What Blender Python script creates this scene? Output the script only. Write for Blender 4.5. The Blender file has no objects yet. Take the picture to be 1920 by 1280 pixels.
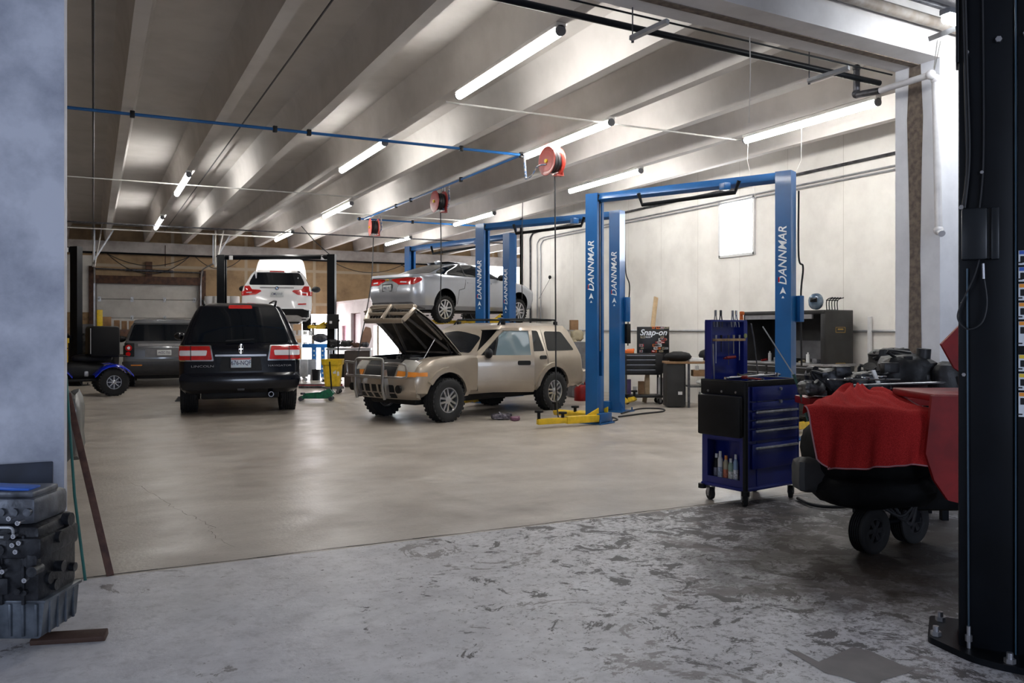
import bpy, bmesh, math, random
from mathutils import Vector, Matrix
from mathutils.bvhtree import BVHTree
C = bpy.context.scene
COL = C.collection
PI = math.pi
V = Vector
# ---------------------------------------------------------------- camera, world, light, exposure
FP = 1570.0; HOR = 617.0; EYE = 1.5
YAW = math.atan(785/1570)
FX, FY = math.sin(YAW), math.cos(YAW)
RX, RY = math.cos(YAW), -math.sin(YAW)
cd = bpy.data.cameras.new('camera'); cam = bpy.data.objects.new('camera', cd); COL.objects.link(cam)
cam.location = (0, 0, EYE); cam.rotation_euler = (PI/2, 0, -YAW)
cd.sensor_width = 36; cd.lens = FP/1920*36; cd.shift_y = -(640-HOR)/1920; cd.clip_start = .05; cd.clip_end = 200
C.camera = cam
C.view_settings.view_transform = 'Standard'; C.view_settings.look = 'None'
C.view_settings.gamma = 1; C.view_settings.use_curve_mapping = False
C.view_settings.exposure = 1.75
w = bpy.data.worlds.new('world'); C.world = w; w.use_nodes = True
w.node_tree.nodes['Background'].inputs[0].default_value = (.62, .74, 1, 1)
w.node_tree.nodes['Background'].inputs[1].default_value = 1.0
TUBE = 17.0          # emission of the fluorescent tubes
def area(name, loc, rot, sx, sy, e, col):
    l = bpy.data.lights.new(name, 'AREA'); l.shape = 'RECTANGLE'; l.size = sx; l.size_y = sy; l.energy = e; l.color = col
    o = bpy.data.objects.new(name, l); COL.objects.link(o); o.location = loc; o.rotation_euler = rot; return o
# daylight through the two open doors of the near bay (behind and left of the camera)
area('daylight_door_rear', (1.0, -6.5, 2.0), (-PI/2, 0, PI), 3.4, 3.2, 78, (.72, .82, 1))
area('daylight_door_side', (-6.3, 1.5, 1.8), (PI/2, 0, -PI/2), 3.0, 2.6, 34, (.66, .78, 1))
# ---------------------------------------------------------------- pixel to place
def cs(r, d): return V((d*FX+r*RX, d*FY+r*RY, 0))
def W(u, v, d):
    t = (u-960)/FP; p = cs(t*d, d); p.z = EYE+(HOR-v)*d/FP; return p
def G(u, v, z=0):
    d = (EYE-z)*FP/(v-HOR); p = W(u, HOR, d); p.z = z; return p
def XY(u, d, z=0):
    p = W(u, HOR, d); p.z = z; return p
def head(uvp):
    a = math.atan((uvp-960)/FP); return math.atan2(FY*math.cos(a)+RY*math.sin(a), FX*math.cos(a)+RX*math.sin(a))
# ---------------------------------------------------------------- materials
MATS = {}
def mat(name, col, rough=.5, metal=0, var=.12, scale=6, bump=0, coat=0, col2=None, emit=0, trans=0, lo=.35, hi=.65, spec=None):
    if name in MATS: return MATS[name]
    m = bpy.data.materials.new(name); m.use_nodes = True; nt = m.node_tree; N = nt.nodes; L = nt.links
    b = N['Principled BSDF']
    tc = N.new('ShaderNodeTexCoord'); no = N.new('ShaderNodeTexNoise'); no.inputs['Scale'].default_value = scale; no.inputs['Detail'].default_value = 6
    L.new(tc.outputs['Object'], no.inputs['Vector'])
    cr = N.new('ShaderNodeValToRGB'); L.new(no.outputs['Fac'], cr.inputs['Fac'])
    c2 = col2 or tuple(min(1, c*(1-var)) for c in col); c1 = col if col2 else tuple(min(1, c*(1+var)) for c in col)
    cr.color_ramp.elements[0].position = lo; cr.color_ramp.elements[1].position = hi
    cr.color_ramp.elements[0].color = (*c2, 1); cr.color_ramp.elements[1].color = (*c1, 1)
    L.new(cr.outputs[0], b.inputs['Base Color'])
    b.inputs['Roughness'].default_value = rough; b.inputs['Metallic'].default_value = metal
    if spec is not None: b.inputs['Specular IOR Level'].default_value = spec
    if coat: b.inputs['Coat Weight'].default_value = coat; b.inputs['Coat Roughness'].default_value = .06
    if emit:
        L.new(cr.outputs[0], b.inputs['Emission Color']); b.inputs['Emission Strength'].default_value = emit
    if trans: b.inputs['Transmission Weight'].default_value = trans
    if bump:
        bp = N.new('ShaderNodeBump'); bp.inputs['Strength'].default_value = bump; bp.inputs['Distance'].default_value = .02
        L.new(no.outputs['Fac'], bp.inputs['Height']); L.new(bp.outputs[0], b.inputs['Normal'])
    MATS[name] = m; return m
def hexc(r, g, b):
    f = lambda c: (c/255/12.92 if c/255 <= .04045 else ((c/255+.055)/1.055)**2.4); return (f(r), f(g), f(b))
K = {}
K['tire'] = mat('rubber', (.012, .012, .013), .8, var=.3, bump=.1)
K['blackp'] = mat('black_plastic', (.007, .007, .008), .55, var=.3, spec=.3)
K['blackm'] = mat('black_metal', (.003, .004, .006), .42, var=.3, scale=3, spec=.16)
K['alloy'] = mat('alloy', (.62, .63, .66), .28, .9, var=.1)
K['chrome'] = mat('chrome', (.75, .76, .78), .12, 1, var=.05)
K['steel'] = mat('steel', (.38, .38, .4), .35, .8, var=.2)
K['dsteel'] = mat('dark_steel', (.09, .09, .1), .45, .7, var=.4, scale=12)
K['glass'] = mat('tinted_glass', (.004, .006, .009), .05, var=.1, spec=.4)
K['red'] = mat('red_lens', (.55, .012, .012), .12, var=.15, coat=1)
K['white'] = mat('white_lens', (.75, .75, .78), .15, var=.05, coat=1)
K['amber'] = mat('amber_lens', (.75, .25, .03), .2, var=.1, coat=1)
K['blue'] = mat('blue_paint', (.007, .095, .29), .34, var=.12, scale=2.5, coat=.2)
K['deepblue'] = mat('deep_blue_paint', (.006, .016, .17), .3, var=.15, scale=3, coat=.3)
K['yellow'] = mat('yellow_paint', (.75, .50, .02), .4, var=.15, scale=10)
K['wood'] = mat('old_wood', (.12, .055, .03), .7, col2=(.05, .022, .015), scale=9, bump=.3)
K['pine'] = mat('pine', (.55, .40, .24), .6, var=.15, scale=9)
K['card'] = mat('cardboard', (.28, .16, .08), .8, var=.2)
K['paper'] = mat('paper', (.75, .75, .75), .7, var=.06)
K['whitep'] = mat('white_plastic', (.7, .7, .7), .5, var=.06)
K['rubberh'] = mat('hose_rubber', (.015, .015, .017), .5, var=.2)
K['reelred'] = mat('reel_red', (.42, .05, .035), .4, var=.15, coat=.2)
K['red2'] = mat('red_paint', (.22, .008, .008), .45, var=.2, spec=.3)
K['green'] = mat('green_paint', (.01, .22, .09), .4, var=.2)
K['orange'] = mat('orange', (.75, .16, .02), .5, var=.1)
K['galv'] = mat('galvanised', (.42, .43, .45), .4, .6, var=.15)
K['wpaint'] = mat('white_paint_conduit', (.62, .60, .57), .6, var=.08)
K['grey'] = mat('grey_plastic', (.13, .13, .14), .6, var=.2)
K['btan'] = mat('bottle_tan', (.42, .36, .24), .4)
K['teal'] = mat('teal_paint', (.01, .10, .09), .5, var=.2)
# ---------------------------------------------------------------- mesh builder
def rotto(p0, p1):
    d = V(p1)-V(p0); q = V((0, 0, 1)).rotation_difference(d.normalized()) if d.length > 1e-9 else V((0, 0, 1)).rotation_difference(V((0, 0, 1)))
    return Matrix.Translation(V(p0)) @ q.to_matrix().to_4x4(), d.length
class MB:
    def __init__(s): s.bm = bmesh.new(); s.mi = 0
    def add(s, vs, fs, M=None):
        vv = [s.bm.verts.new((M @ V(v)) if M else V(v)) for v in vs]
        out = []
        for f in fs:
            try:
                x = s.bm.faces.new([vv[i] for i in f]); x.material_index = s.mi; out.append(x)
            except ValueError: pass
        return vv, out
    def box(s, c, z, M=None, bev=0, seg=2):
        x, y, h = z[0]/2, z[1]/2, z[2]/2; cx, cy, cz = c
        vs = [(cx+i*x, cy+j*y, cz+k*h) for i in (-1, 1) for j in (-1, 1) for k in (-1, 1)]
        fs = [(0, 1, 3, 2), (4, 6, 7, 5), (0, 4, 5, 1), (2, 3, 7, 6), (0, 2, 6, 4), (1, 5, 7, 3)]
        vv, ff = s.add(vs, fs, M)
        if bev:
            es = set(e for f in ff for e in f.edges)
            r = bmesh.ops.bevel(s.bm, geom=list(es), offset=bev, segments=seg, affect='EDGES', profile=.5)
            for f in r['faces']: f.material_index = s.mi
        return s
    def bar(s, p0, p1, wx, wy, bev=0, roll=0):
        M, l = rotto(p0, p1)
        if roll: M = M @ Matrix.Rotation(roll, 4, 'Z')
        return s.box((0, 0, l/2), (wx, wy, l), M, bev)
    def cyl(s, p0, p1, r, r2=None, seg=16, cap=True):
        M, l = rotto(p0, p1); r2 = r if r2 is None else r2
        vs = [(r*math.cos(2*PI*i/seg), r*math.sin(2*PI*i/seg), 0) for i in range(seg)]+[(r2*math.cos(2*PI*i/seg), r2*math.sin(2*PI*i/seg), l) for i in range(seg)]
        fs = [(i, (i+1) % seg, seg+(i+1) % seg, seg+i) for i in range(seg)]
        if cap: fs += [tuple(range(seg))[::-1], tuple(range(seg, 2*seg))]
        s.add(vs, fs, M); return s
    def tube(s, pts, r, seg=8, closed=False):
        pts = [V(p) for p in pts]; n = len(pts); rings = []; prev = None
        for i, p in enumerate(pts):
            a = pts[(i-1) % n] if (closed or i > 0) else p; b = pts[(i+1) % n] if (closed or i < n-1) else p
            t = (b-a).normalized()
            if prev is None:
                nrm = t.orthogonal().normalized()
            else:
                nrm = (prev - t*prev.dot(t)); nrm = nrm.normalized() if nrm.length > 1e-6 else t.orthogonal().normalized()
            prev = nrm; bn = t.cross(nrm)
            rr = r[i] if isinstance(r, (list, tuple)) else r
            rings.append([p+rr*(math.cos(2*PI*k/seg)*nrm+math.sin(2*PI*k/seg)*bn) for k in range(seg)])
        vs = [v for rg in rings for v in rg]; fs = []
        for i in range(n if closed else n-1):
            j = (i+1) % n
            for k in range(seg): fs.append((i*seg+k, i*seg+(k+1) % seg, j*seg+(k+1) % seg, j*seg+k))
        if not closed: fs += [tuple(range(seg))[::-1], tuple(range((n-1)*seg, n*seg))]
        s.add(vs, fs); return s
    def lathe(s, prof, M=None, seg=32, close=False):
        n = len(prof); vs = [(r*math.cos(2*PI*i/seg), r*math.sin(2*PI*i/seg), h) for r, h in prof for i in range(seg)]
        fs = []
        for a in range(n if close else n-1):
            b = (a+1) % n
            for i in range(seg): fs.append((a*seg+i, a*seg+(i+1) % seg, b*seg+(i+1) % seg, b*seg+i))
        if not close:
            fs += [tuple(range(seg))[::-1], tuple(range((n-1)*seg, n*seg))]
        s.add(vs, fs, M); return s
    def prism(s, poly, h, M=None, z0=0):
        n = len(poly); vs = [(p[0], p[1], z0) for p in poly]+[(p[0], p[1], z0+h) for p in poly]
        fs = [(i, (i+1) % n, n+(i+1) % n, n+i) for i in range(n)]+[tuple(range(n))[::-1], tuple(range(n, 2*n))]
        s.add(vs, fs, M); return s
    def ball(s, c, r, M=None, seg=16):
        r = (r, r, r) if not isinstance(r, (tuple, list)) else r
        T = Matrix.Translation(V(c)) @ Matrix.Diagonal((*r, 1)); T = M @ T if M else T
        g = bmesh.ops.create_uvsphere(s.bm, u_segments=seg, v_segments=seg//2, radius=1, matrix=T)
        for v in g['verts']:
            for f in v.link_faces: f.material_index = s.mi
        return s
    def build(s, name, m, parent=None, ang=38, center=True, loc=None):
        bm = s.bm
        bmesh.ops.recalc_face_normals(bm, faces=bm.faces)
        for f in bm.faces: f.smooth = True
        for e in bm.edges:
            if len(e.link_faces) == 2:
                try: e.smooth = e.calc_face_angle() < math.radians(ang)
                except ValueError: pass
        me = bpy.data.meshes.new(name)
        o = bpy.data.objects.new(name, me); COL.objects.link(o)
        if parent is not None: o.parent = parent
        if loc is not None:
            o.location = loc; bmesh.ops.translate(bm, verts=bm.verts, vec=-V(loc))
        elif center and bm.verts:
            xs = [v.co.x for v in bm.verts]; ys = [v.co.y for v in bm.verts]; zs = [v.co.z for v in bm.verts]
            c = V(((min(xs)+max(xs))/2, (min(ys)+max(ys))/2, min(zs)))
            o.location = c; bmesh.ops.translate(bm, verts=bm.verts, vec=-c)
        bm.to_mesh(me); bm.free()
        for x in (m if isinstance(m, (list, tuple)) else [m]): me.materials.append(x)
        return o
def tag(o, label, cat, group=None, kind=None):
    o['label'] = label; o['category'] = cat
    if group: o['group'] = group
    if kind: o['kind'] = kind
    return o
def thing(name, label, cat, loc=(0, 0, 0), rz=0, group=None):
    o = bpy.data.objects.new(name, None); COL.objects.link(o); o.empty_display_size = .1
    o.location = loc; o.rotation_euler = (0, 0, rz); return tag(o, label, cat, group)
def struct(o): o['kind'] = 'structure'; return o
def copytree(o, parent=None):
    c = o.copy(); COL.objects.link(c); c.parent = parent
    for ch in list(o.children): copytree(ch, c)
    return c
def rnd(poly, r, n=4):
    out = []; N = len(poly)
    for i in range(N):
        p = V((*poly[i], 0)); a = V((*poly[i-1], 0)); b = V((*poly[(i+1) % N], 0))
        da = (a-p); db = (b-p); q = min(r, da.length*.45, db.length*.45)
        s = p+da.normalized()*q; e = p+db.normalized()*q
        for k in range(n+1):
            t = k/n; x = s*(1-t)**2+p*2*t*(1-t)+e*t*t; out.append((x.x, x.y))
    return out
def axM(x, y, o=(0, 0, 0)):
    x = V(x).normalized(); y = V(y).normalized(); z = x.cross(y)
    return Matrix(((x.x, y.x, z.x, o[0]), (x.y, y.y, z.y, o[1]), (x.z, y.z, z.z, o[2]), (0, 0, 0, 1)))
def text(s, size, M, m, parent=None, name='lettering', bold=0, shear=0, ext=.001, align='CENTER', sx=1):
    cu = bpy.data.curves.new(name, 'FONT'); cu.body = s; cu.size = size; cu.align_x = align; cu.align_y = 'CENTER'
    cu.offset = bold*size; cu.shear = shear; cu.extrude = ext; cu.resolution_u = 3
    t = bpy.data.objects.new('tmp', cu); COL.objects.link(t)
    me = bpy.data.meshes.new_from_object(t); bpy.data.objects.remove(t); bpy.data.curves.remove(cu)
    me.transform(Matrix.Diagonal((sx, 1, 1, 1))); me.transform(M); me.name = name
    me.materials.clear(); me.materials.append(m)
    o = bpy.data.objects.new(name, me); COL.objects.link(o)
    if parent is not None: o.parent = parent
    return o
def curve(ps, n=10):
    ps = [V(p) for p in ps]; out = []
    for i in range(len(ps)-1):
        p0 = ps[max(0, i-1)]; p1 = ps[i]; p2 = ps[i+1]; p3 = ps[min(len(ps)-1, i+2)]
        for k in range(n):
            t = k/n; out.append(.5*((2*p1)+(p2-p0)*t+(2*p0-5*p1+4*p2-p3)*t*t+(3*p1-p0-3*p2+p3)*t**3))
    out.append(ps[-1]); return out
# ---------------------------------------------------------------- the setting
YJ = 5.67; XW = 10.9; YB = 30.5; XL = -4.5
def floor_mat():
    m = bpy.data.materials.new('floor_concrete'); m.use_nodes = True; nt = m.node_tree; N = nt.nodes; L = nt.links; b = N['Principled BSDF']
    g = N.new('ShaderNodeNewGeometry'); sp = N.new('ShaderNodeSeparateXYZ'); L.new(g.outputs['Position'], sp.inputs[0])
    def noise(sc, det=6, ro=.55, dist=0, vec=None):
        n = N.new('ShaderNodeTexNoise'); n.inputs['Scale'].default_value = sc; n.inputs['Detail'].default_value = det
        n.inputs['Roughness'].default_value = ro; n.inputs['Distortion'].default_value = dist
        L.new(vec or g.outputs['Position'], n.inputs['Vector']); return n.outputs['Fac']
    def ramp(f, a, bb, ca=(0, 0, 0, 1), cb=(1, 1, 1, 1)):
        r = N.new('ShaderNodeValToRGB'); r.color_ramp.elements[0].position = a; r.color_ramp.elements[1].position = bb
        r.color_ramp.elements[0].color = ca; r.color_ramp.elements[1].color = cb; L.new(f, r.inputs['Fac']); return r.outputs[0]
    def mix(f, a, c, mode='MIX'):
        x = N.new('ShaderNodeMix'); x.data_type = 'RGBA'; x.blend_type = mode
        if isinstance(f, (int, float)): x.inputs[0].default_value = f
        else: L.new(f, x.inputs[0])
        for i, v in ((6, a), (7, c)):
            if isinstance(v, tuple): x.inputs[i].default_value = (*v, 1)
            else: L.new(v, x.inputs[i])
        return x.outputs[2]
    def math_(op, a, c):
        x = N.new('ShaderNodeMath'); x.operation = op
        for i, v in ((0, a), (1, c)):
            if isinstance(v, (int, float)): x.inputs[i].default_value = v
            else: L.new(v, x.inputs[i])
        return x.outputs[0]
    # stretched coordinates: trowel and mop streaks run along X
    mp = N.new('ShaderNodeMapping'); mp.inputs['Scale'].default_value = (.7, 1.2, 1); L.new(g.outputs['Position'], mp.inputs[0])
    # back slab
    back = mix(ramp(noise(1.3, 10, .68, .3, mp.outputs[0]), .32, .70), (.33, .29, .25), (.50, .455, .40))
    back = mix(ramp(noise(.5, 4), .58, .78), back, (.24, .20, .165)); 
    back = mix(math_('MULTIPLY', ramp(noise(24, 6, .75), .55, .70), .40), back, (.2, .17, .14)); back = mix(math_('MULTIPLY', ramp(noise(5, 9, .75), .60, .66), .30), back, (.24, .21, .18)); back = mix(math_('MULTIPLY', ramp(noise(.9, 9, .7), .60, .68), .35), back, (.62, .58, .53))
    # front slab: worn light coating, chips baring dark concrete, more of them to the right
    front = mix(ramp(noise(3, 8, .7), .3, .7), (.43, .425, .445), (.64, .63, .645))
    bias = math_('MULTIPLY', math_('SUBTRACT', sp.outputs[0], 1.4), .036)
    chip = ramp(math_('ADD', noise(4.6, 10, .78, .6), bias), .605, .615)
    big = ramp(math_('ADD', noise(1.5, 12, .74, .8), math_('MULTIPLY', bias, .5)), .595, .602)
    fleck = ramp(math_('ADD', noise(22, 7, .8), math_('MULTIPLY', bias, 1.0)), .585, .62)
    front = mix(math_('MULTIPLY', ramp(noise(9, 8, .8), .5, .62), .45), front, (.27, .26, .27)); front = mix(math_('MULTIPLY', fleck, .75), front, (.13, .12, .12))
    front = mix(chip, front, (.115, .105, .105))
    front = mix(math_('MULTIPLY', big, .85), front, (.17, .15, .145))
    # dark brown patch with a ragged edge below the machine on the right
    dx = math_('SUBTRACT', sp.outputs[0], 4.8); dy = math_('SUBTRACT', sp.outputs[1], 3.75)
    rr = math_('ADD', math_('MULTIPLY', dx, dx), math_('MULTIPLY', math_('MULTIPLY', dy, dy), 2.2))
    oil = ramp(math_('ADD', math_('MULTIPLY', rr, .16), math_('MULTIPLY', noise(3, 8, .7), .9)), .5, .95, (1, 1, 1, 1), (0, 0, 0, 1))  # mask of the dark patch, fading outwards from its centre
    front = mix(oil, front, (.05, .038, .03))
    zone = ramp(math_('ADD', math_('SUBTRACT', sp.outputs[1], YJ-.5-.03), math_('MULTIPLY', noise(3, 2), .0)), .499, .501)
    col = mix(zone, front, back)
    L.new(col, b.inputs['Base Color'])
    rg = mix(chip, (.42, .42, .42), (.6, .6, .6)); rgb = mix(ramp(noise(2, 5), .4, .7), (.30, .30, .30), (.5, .5, .5))
    L.new(mix(zone, rg, rgb), b.inputs['Roughness']); b.inputs['Specular IOR Level'].default_value = .4
    bp = N.new('ShaderNodeBump'); bp.inputs['Strength'].default_value = .25; bp.inputs['Distance'].default_value = .01
    L.new(math_('SUBTRACT', noise(30, 5), math_('MULTIPLY', chip, .3)), bp.inputs['Height']); L.new(bp.outputs[0], b.inputs['Normal'])
    return m
def wall_mat(name, base, dark, seam=None, sc=1.2, rough=.7, seamcol=None, bw=1.2, bh=3.0, mortar=.006, var=.5):
    m = bpy.data.materials.new(name); m.use_nodes = True; nt = m.node_tree; N = nt.nodes; L = nt.links; b = N['Principled BSDF']
    g = N.new('ShaderNodeNewGeometry'); no = N.new('ShaderNodeTexNoise'); no.inputs['Scale'].default_value = sc; no.inputs['Detail'].default_value = 9; no.inputs['Roughness'].default_value = .62
    L.new(g.outputs['Position'], no.inputs['Vector'])
    cr = N.new('ShaderNodeValToRGB'); cr.color_ramp.elements[0].position = .33; cr.color_ramp.elements[1].position = .33+var*.5
    cr.color_ramp.elements[0].color = (*dark, 1); cr.color_ramp.elements[1].color = (*base, 1); L.new(no.outputs['Fac'], cr.inputs[0]); out = cr.outputs[0]
    if seam is not None:
        sp = N.new('ShaderNodeSeparateXYZ'); L.new(g.outputs['Position'], sp.inputs[0]); cb = N.new('ShaderNodeCombineXYZ')
        L.new(sp.outputs[seam], cb.inputs[0]); L.new(sp.outputs[2], cb.inputs[1])
        br = N.new('ShaderNodeTexBrick'); br.inputs['Scale'].default_value = 1; br.inputs['Brick Width'].default_value = bw; br.inputs['Row Height'].default_value = bh
        br.inputs['Mortar Size'].default_value = mortar; br.offset = 0; br.inputs['Mortar Smooth'].default_value = .3
        L.new(cb.outputs[0], br.inputs['Vector'])
        mx = N.new('ShaderNodeMix'); mx.data_type = 'RGBA'; L.new(br.outputs['Fac'], mx.inputs[0]); L.new(out, mx.inputs[6])
        mx.inputs[7].default_value = (*(seamcol or dark), 1); out = mx.outputs[2]
    L.new(out, b.inputs['Base Color']); b.inputs['Roughness'].default_value = rough
    bp = N.new('ShaderNodeBump'); bp.inputs['Strength'].default_value = .2; bp.inputs['Distance'].default_value = .02
    L.new(no.outputs['Fac'], bp.inputs['Height']); L.new(bp.outputs[0], b.inputs['Normal'])
    return m
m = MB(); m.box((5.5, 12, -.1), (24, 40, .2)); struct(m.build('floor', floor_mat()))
K['joint'] = mat('joint_filler', (.05, .045, .04), .9)
m = MB()
random.seed(4); pts = []; x = -.6
while x < 9: pts.append((x, YJ+random.uniform(-.006, .006))); x += .12
for a, b in zip(pts, pts[1:]):
    wd = random.uniform(.003, .008); m.add([(a[0], a[1]-wd, .002), (b[0], b[1]-wd, .002), (b[0], b[1]+wd, .002), (a[0], a[1]+wd, .002)], [(0, 1, 2, 3)])
struct(m.build('trim_1', K['joint']))
wr = wall_mat('right_wall_paint', (.86, .835, .79), (.74, .71, .67), seam=1, bw=1.22, bh=9, seamcol=(.55, .51, .46), mortar=.004)
m = MB(); m.box((XW+.1, (5.6+21.3)/2, 2.6), (.2, 15.7, 5.2)); struct(m.build('wall_right', wr))
wb = wall_mat('back_wall_brown', (.40, .275, .15), (.25, .165, .09), seam=0, bw=2.4, bh=1.2, mortar=.06, seamcol=(.44, .36, .26), sc=2)
# back wall pieces around the openings: garage door X .1..3.1, bright opening X 6.6..8.0, tall opening X 13.6..16
def wallbox(name, x0, x1, y0, y1, z0, z1, mm):
    m = MB(); m.box(((x0+x1)/2, (y0+y1)/2, (z0+z1)/2), (x1-x0, y1-y0, z1-z0)); return m.build(name, mm)
m = MB()
def seg(x0, x1, z0, z1): m.box(((x0+x1)/2, YB+.1, (z0+z1)/2), (x1-x0, .2, z1-z0))
seg(XL-2, .05, 0, 5.2); seg(.05, 3.25, 3.15, 5.2); seg(3.25, 6.75, 0, 5.2); seg(6.75, 7.95, 2.05, 5.2); seg(7.95, 13.4, 0, 5.2); seg(13.4, 15.6, 4.25, 5.2); seg(15.6, 20, 0, 5.2)
struct(m.build('wall_back', wb))
wp = wall_mat('white_panel', (.62, .60, .56), (.5, .48, .45), sc=2)
struct(wallbox('trim_2', -2.5, -.02, YB-.03, YB, 2.05, 3.9, wp))
osb = wall_mat('osb_board', (.30, .19, .09), (.17, .10, .05), sc=9, var=.4)
struct(wallbox('trim_3', -2.5, -.02, YB-.04, YB, 0, 2.05, osb))
struct(wallbox('wall_alcove', XW, 20, 21.1, 21.3, 0, 5.2, wr))
struct(wallbox('wall_far_right', 20, 20.2, 21, YB+.2, 0, 5.2, wb))
wf = wall_mat('front_wall_paint', (.76, .76, .79), (.60, .60, .63), sc=1.4, rough=.6)
struct(wallbox('wall_left', XL-2, -.14, 5.1, 5.65, 0, 4.0, wall_mat('left_wall_paint', (.54, .56, .64), (.30, .32, .39), sc=2.6, rough=.65, var=.55)))
wfr = wallbox('wall_right_front', 6.98, 11.1, 5.14, 5.62, 0, 4.0, wf); struct(wfr)
K['mortarbrown'] = mat('brown_grout', (.20, .155, .12), .9, col2=(.11, .085, .07), scale=20, bump=.5)
m = MB()
pl = [(.06, 0), (.075, 1.0), (.055, 2.2), (.07, 3.0), (.085, 3.5), (.06, 4.0)]
for (a, za), (b, zb) in zip(pl, pl[1:]):
    m.add([(6.975, 5.40-a, za), (6.975, 5.40+a, za), (6.975, 5.40+b, zb), (6.975, 5.40-b, zb), (6.985, 5.40-a, za), (6.985, 5.40+a, za), (6.985, 5.40+b, zb), (6.985, 5.40-b, zb)],
          [(0, 3, 2, 1), (4, 5, 6, 7), (0, 1, 5, 4), (1, 2, 6, 5), (2, 3, 7, 6), (3, 0, 4, 7)])
struct(m.build('trim_4', K['mortarbrown']))
struct(wallbox('wall_side_left', XL-2.2, XL-2, -8, YB+.2, 0, 5.2, wb))
struct(wallbox('wall_side_right', 11.1, 11.3, -8, 5.7, 0, 5.2, wf))
# wall behind the camera with an open overhead door
m = MB(); m.box((-3.7, -8.1, 2.6), (5.6, .2, 5.2)); m.box((7.2, -8.1, 2.6), (8, .2, 5.2)); m.box((1.2, -8.1, 4.5), (4.2, .2, 1.4)); struct(m.build('wall_front', wf))
# beam above the opening, slightly skewed in plan
BA = math.radians(3.2)
def bp_(x, y): # rotate about the right hand pillar
    dx, dy = x-6.98, y-5.38; return (6.98+dx*math.cos(BA)-dy*math.sin(BA), 5.38+dx*math.sin(BA)+dy*math.cos(BA))
def beambox(name, x0, x1, y0, y1, z0, z1, mm):
    m = MB(); P = [bp_(x0, y0), bp_(x1, y0), bp_(x1, y1), bp_(x0, y1)]; m.prism(P, z1-z0, z0=z0); return struct(m.build(name, mm))
bw_ = wall_mat('beam_paint', (.72, .70, .69), (.60, .58, .57), sc=2)
beambox('trim_5', -8, 12, 5.13, 5.62, 4.0, 4.95, bw_)
beambox('trim_6', -8, 7.0, 5.35, 5.43, 3.992, 4.0, K['mortarbrown'])
# ceiling of ribbed concrete tees
cm = wall_mat('ceiling_paint', (.61, .58, .555), (.53, .505, .48), sc=1.5, rough=.8)
m = MB()
m.box((6.75, 18.2, 5.0), (26.7, 25.2, .2))
for k in range(-4, 17):
    xc = .40+1.19*k; b = .07; t = .115
    m.prism([(xc-b, 4.40), (xc+b, 4.40), (xc+t, 4.78), (xc+t+.07, 4.9), (xc+t+.1, 4.92), (xc-t-.1, 4.92), (xc-t-.07, 4.9), (xc-t, 4.78)], 25.1, Matrix(((1, 0, 0, 0), (0, 0, -1, YB), (0, 1, 0, 0), (0, 0, 0, 1))))
struct(m.build('ceiling', cm))
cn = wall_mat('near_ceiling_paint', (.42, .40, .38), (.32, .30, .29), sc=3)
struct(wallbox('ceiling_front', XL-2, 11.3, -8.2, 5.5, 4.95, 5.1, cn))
# pale ledge under the ceiling along the back wall
struct(wallbox('trim_7', XL-2, 20, YB-.25, YB, 4.02, 4.38, wall_mat('ledge', (.50, .47, .45), (.30, .27, .25))))
# windows and bright openings
K['day'] = mat('daylight_pane', (.93, .96, 1), .5, emit=5.5, var=.02)
K['day2'] = mat('daylight_pane_far', (1, .95, 1), .5, emit=6, var=.02)
m = MB(); m.box((XW-.005, 12.27, 3.42), (.02, .9, 1.0)); w1 = struct(m.build('window_1', K['day']))
m = MB()
for y in (11.8, 12.74): m.box((XW-.01, y, 3.42), (.05, .05, 1.08))
for z in (2.9, 3.94): m.box((XW-.01, 12.27, z), (.05, .98, .05))
o = m.build('window_frame', K['whitep']); o.parent = w1; o.matrix_parent_inverse = w1.matrix_basis.inverted()
m = MB(); m.box((7.35, YB+.25, 1.05), (1.25, .02, 2.1)); struct(m.build('window_2', K['day2']))
m = MB(); m.box((14.5, YB+.25, 2.15), (2.3, .02, 4.3)); struct(m.build('window_3', K['day']))
# sectional garage door with its timber frame
dm = wall_mat('garage_door_skin', (.62, .60, .56), (.50, .48, .45), sc=3, var=.7)
m = MB()
for k in range(5): m.box((1.65, YB+.06, .32+.62*k), (3.1, .06, .605), bev=.012)
m.box((1.65, YB+.12, 1.6), (3.2, .03, 3.2)); gd = struct(m.build('door_1', dm))
def under(o, p): o.parent = p; o.matrix_parent_inverse = p.matrix_basis.inverted(); return o
for k in range(4):
    for x in (.18, 1.15, 2.15, 3.1):
        m = MB(); m.box((x, YB+.02, .63+.62*k), (.09, .02, .16)); m.cyl((x, YB+.0, .60+.62*k), (x, YB+.0, .66+.62*k), .02, seg=8); under(m.build('hinge', K['galv']), gd)
m = MB()
m.box((-.03, YB-.06, 1.75), (.2, .12, 3.6), bev=.006); under(m.build('door_frame', K['wood']), gd)
m = MB(); m.box((3.35, YB-.06, 1.75), (.2, .12, 3.5), bev=.006); under(m.build('door_frame', K['wood']), gd)
m = MB(); m.box((1.66, YB-.07, 3.13), (3.2, .12, .26), bev=.006); m.box((1.66, YB-.09, 3.5), (.2, .1, .5), bev=.006); under(m.build('door_frame', K['wood']), gd)
m = MB(); m.cyl((.05, YB-.16, 3.47), (3.35, YB-.16, 3.42), .022, seg=10); m.cyl((.95, YB-.16, 3.455), (2.4, YB-.16, 3.435), .045, seg=12)
m.cyl((.0, YB-.16, 3.47), (.04, YB-.16, 3.47), .12, seg=16); m.cyl((3.32, YB-.16, 3.42), (3.36, YB-.16, 3.42), .12, seg=16); under(m.build('torsion_spring', K['dsteel']), gd)
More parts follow.
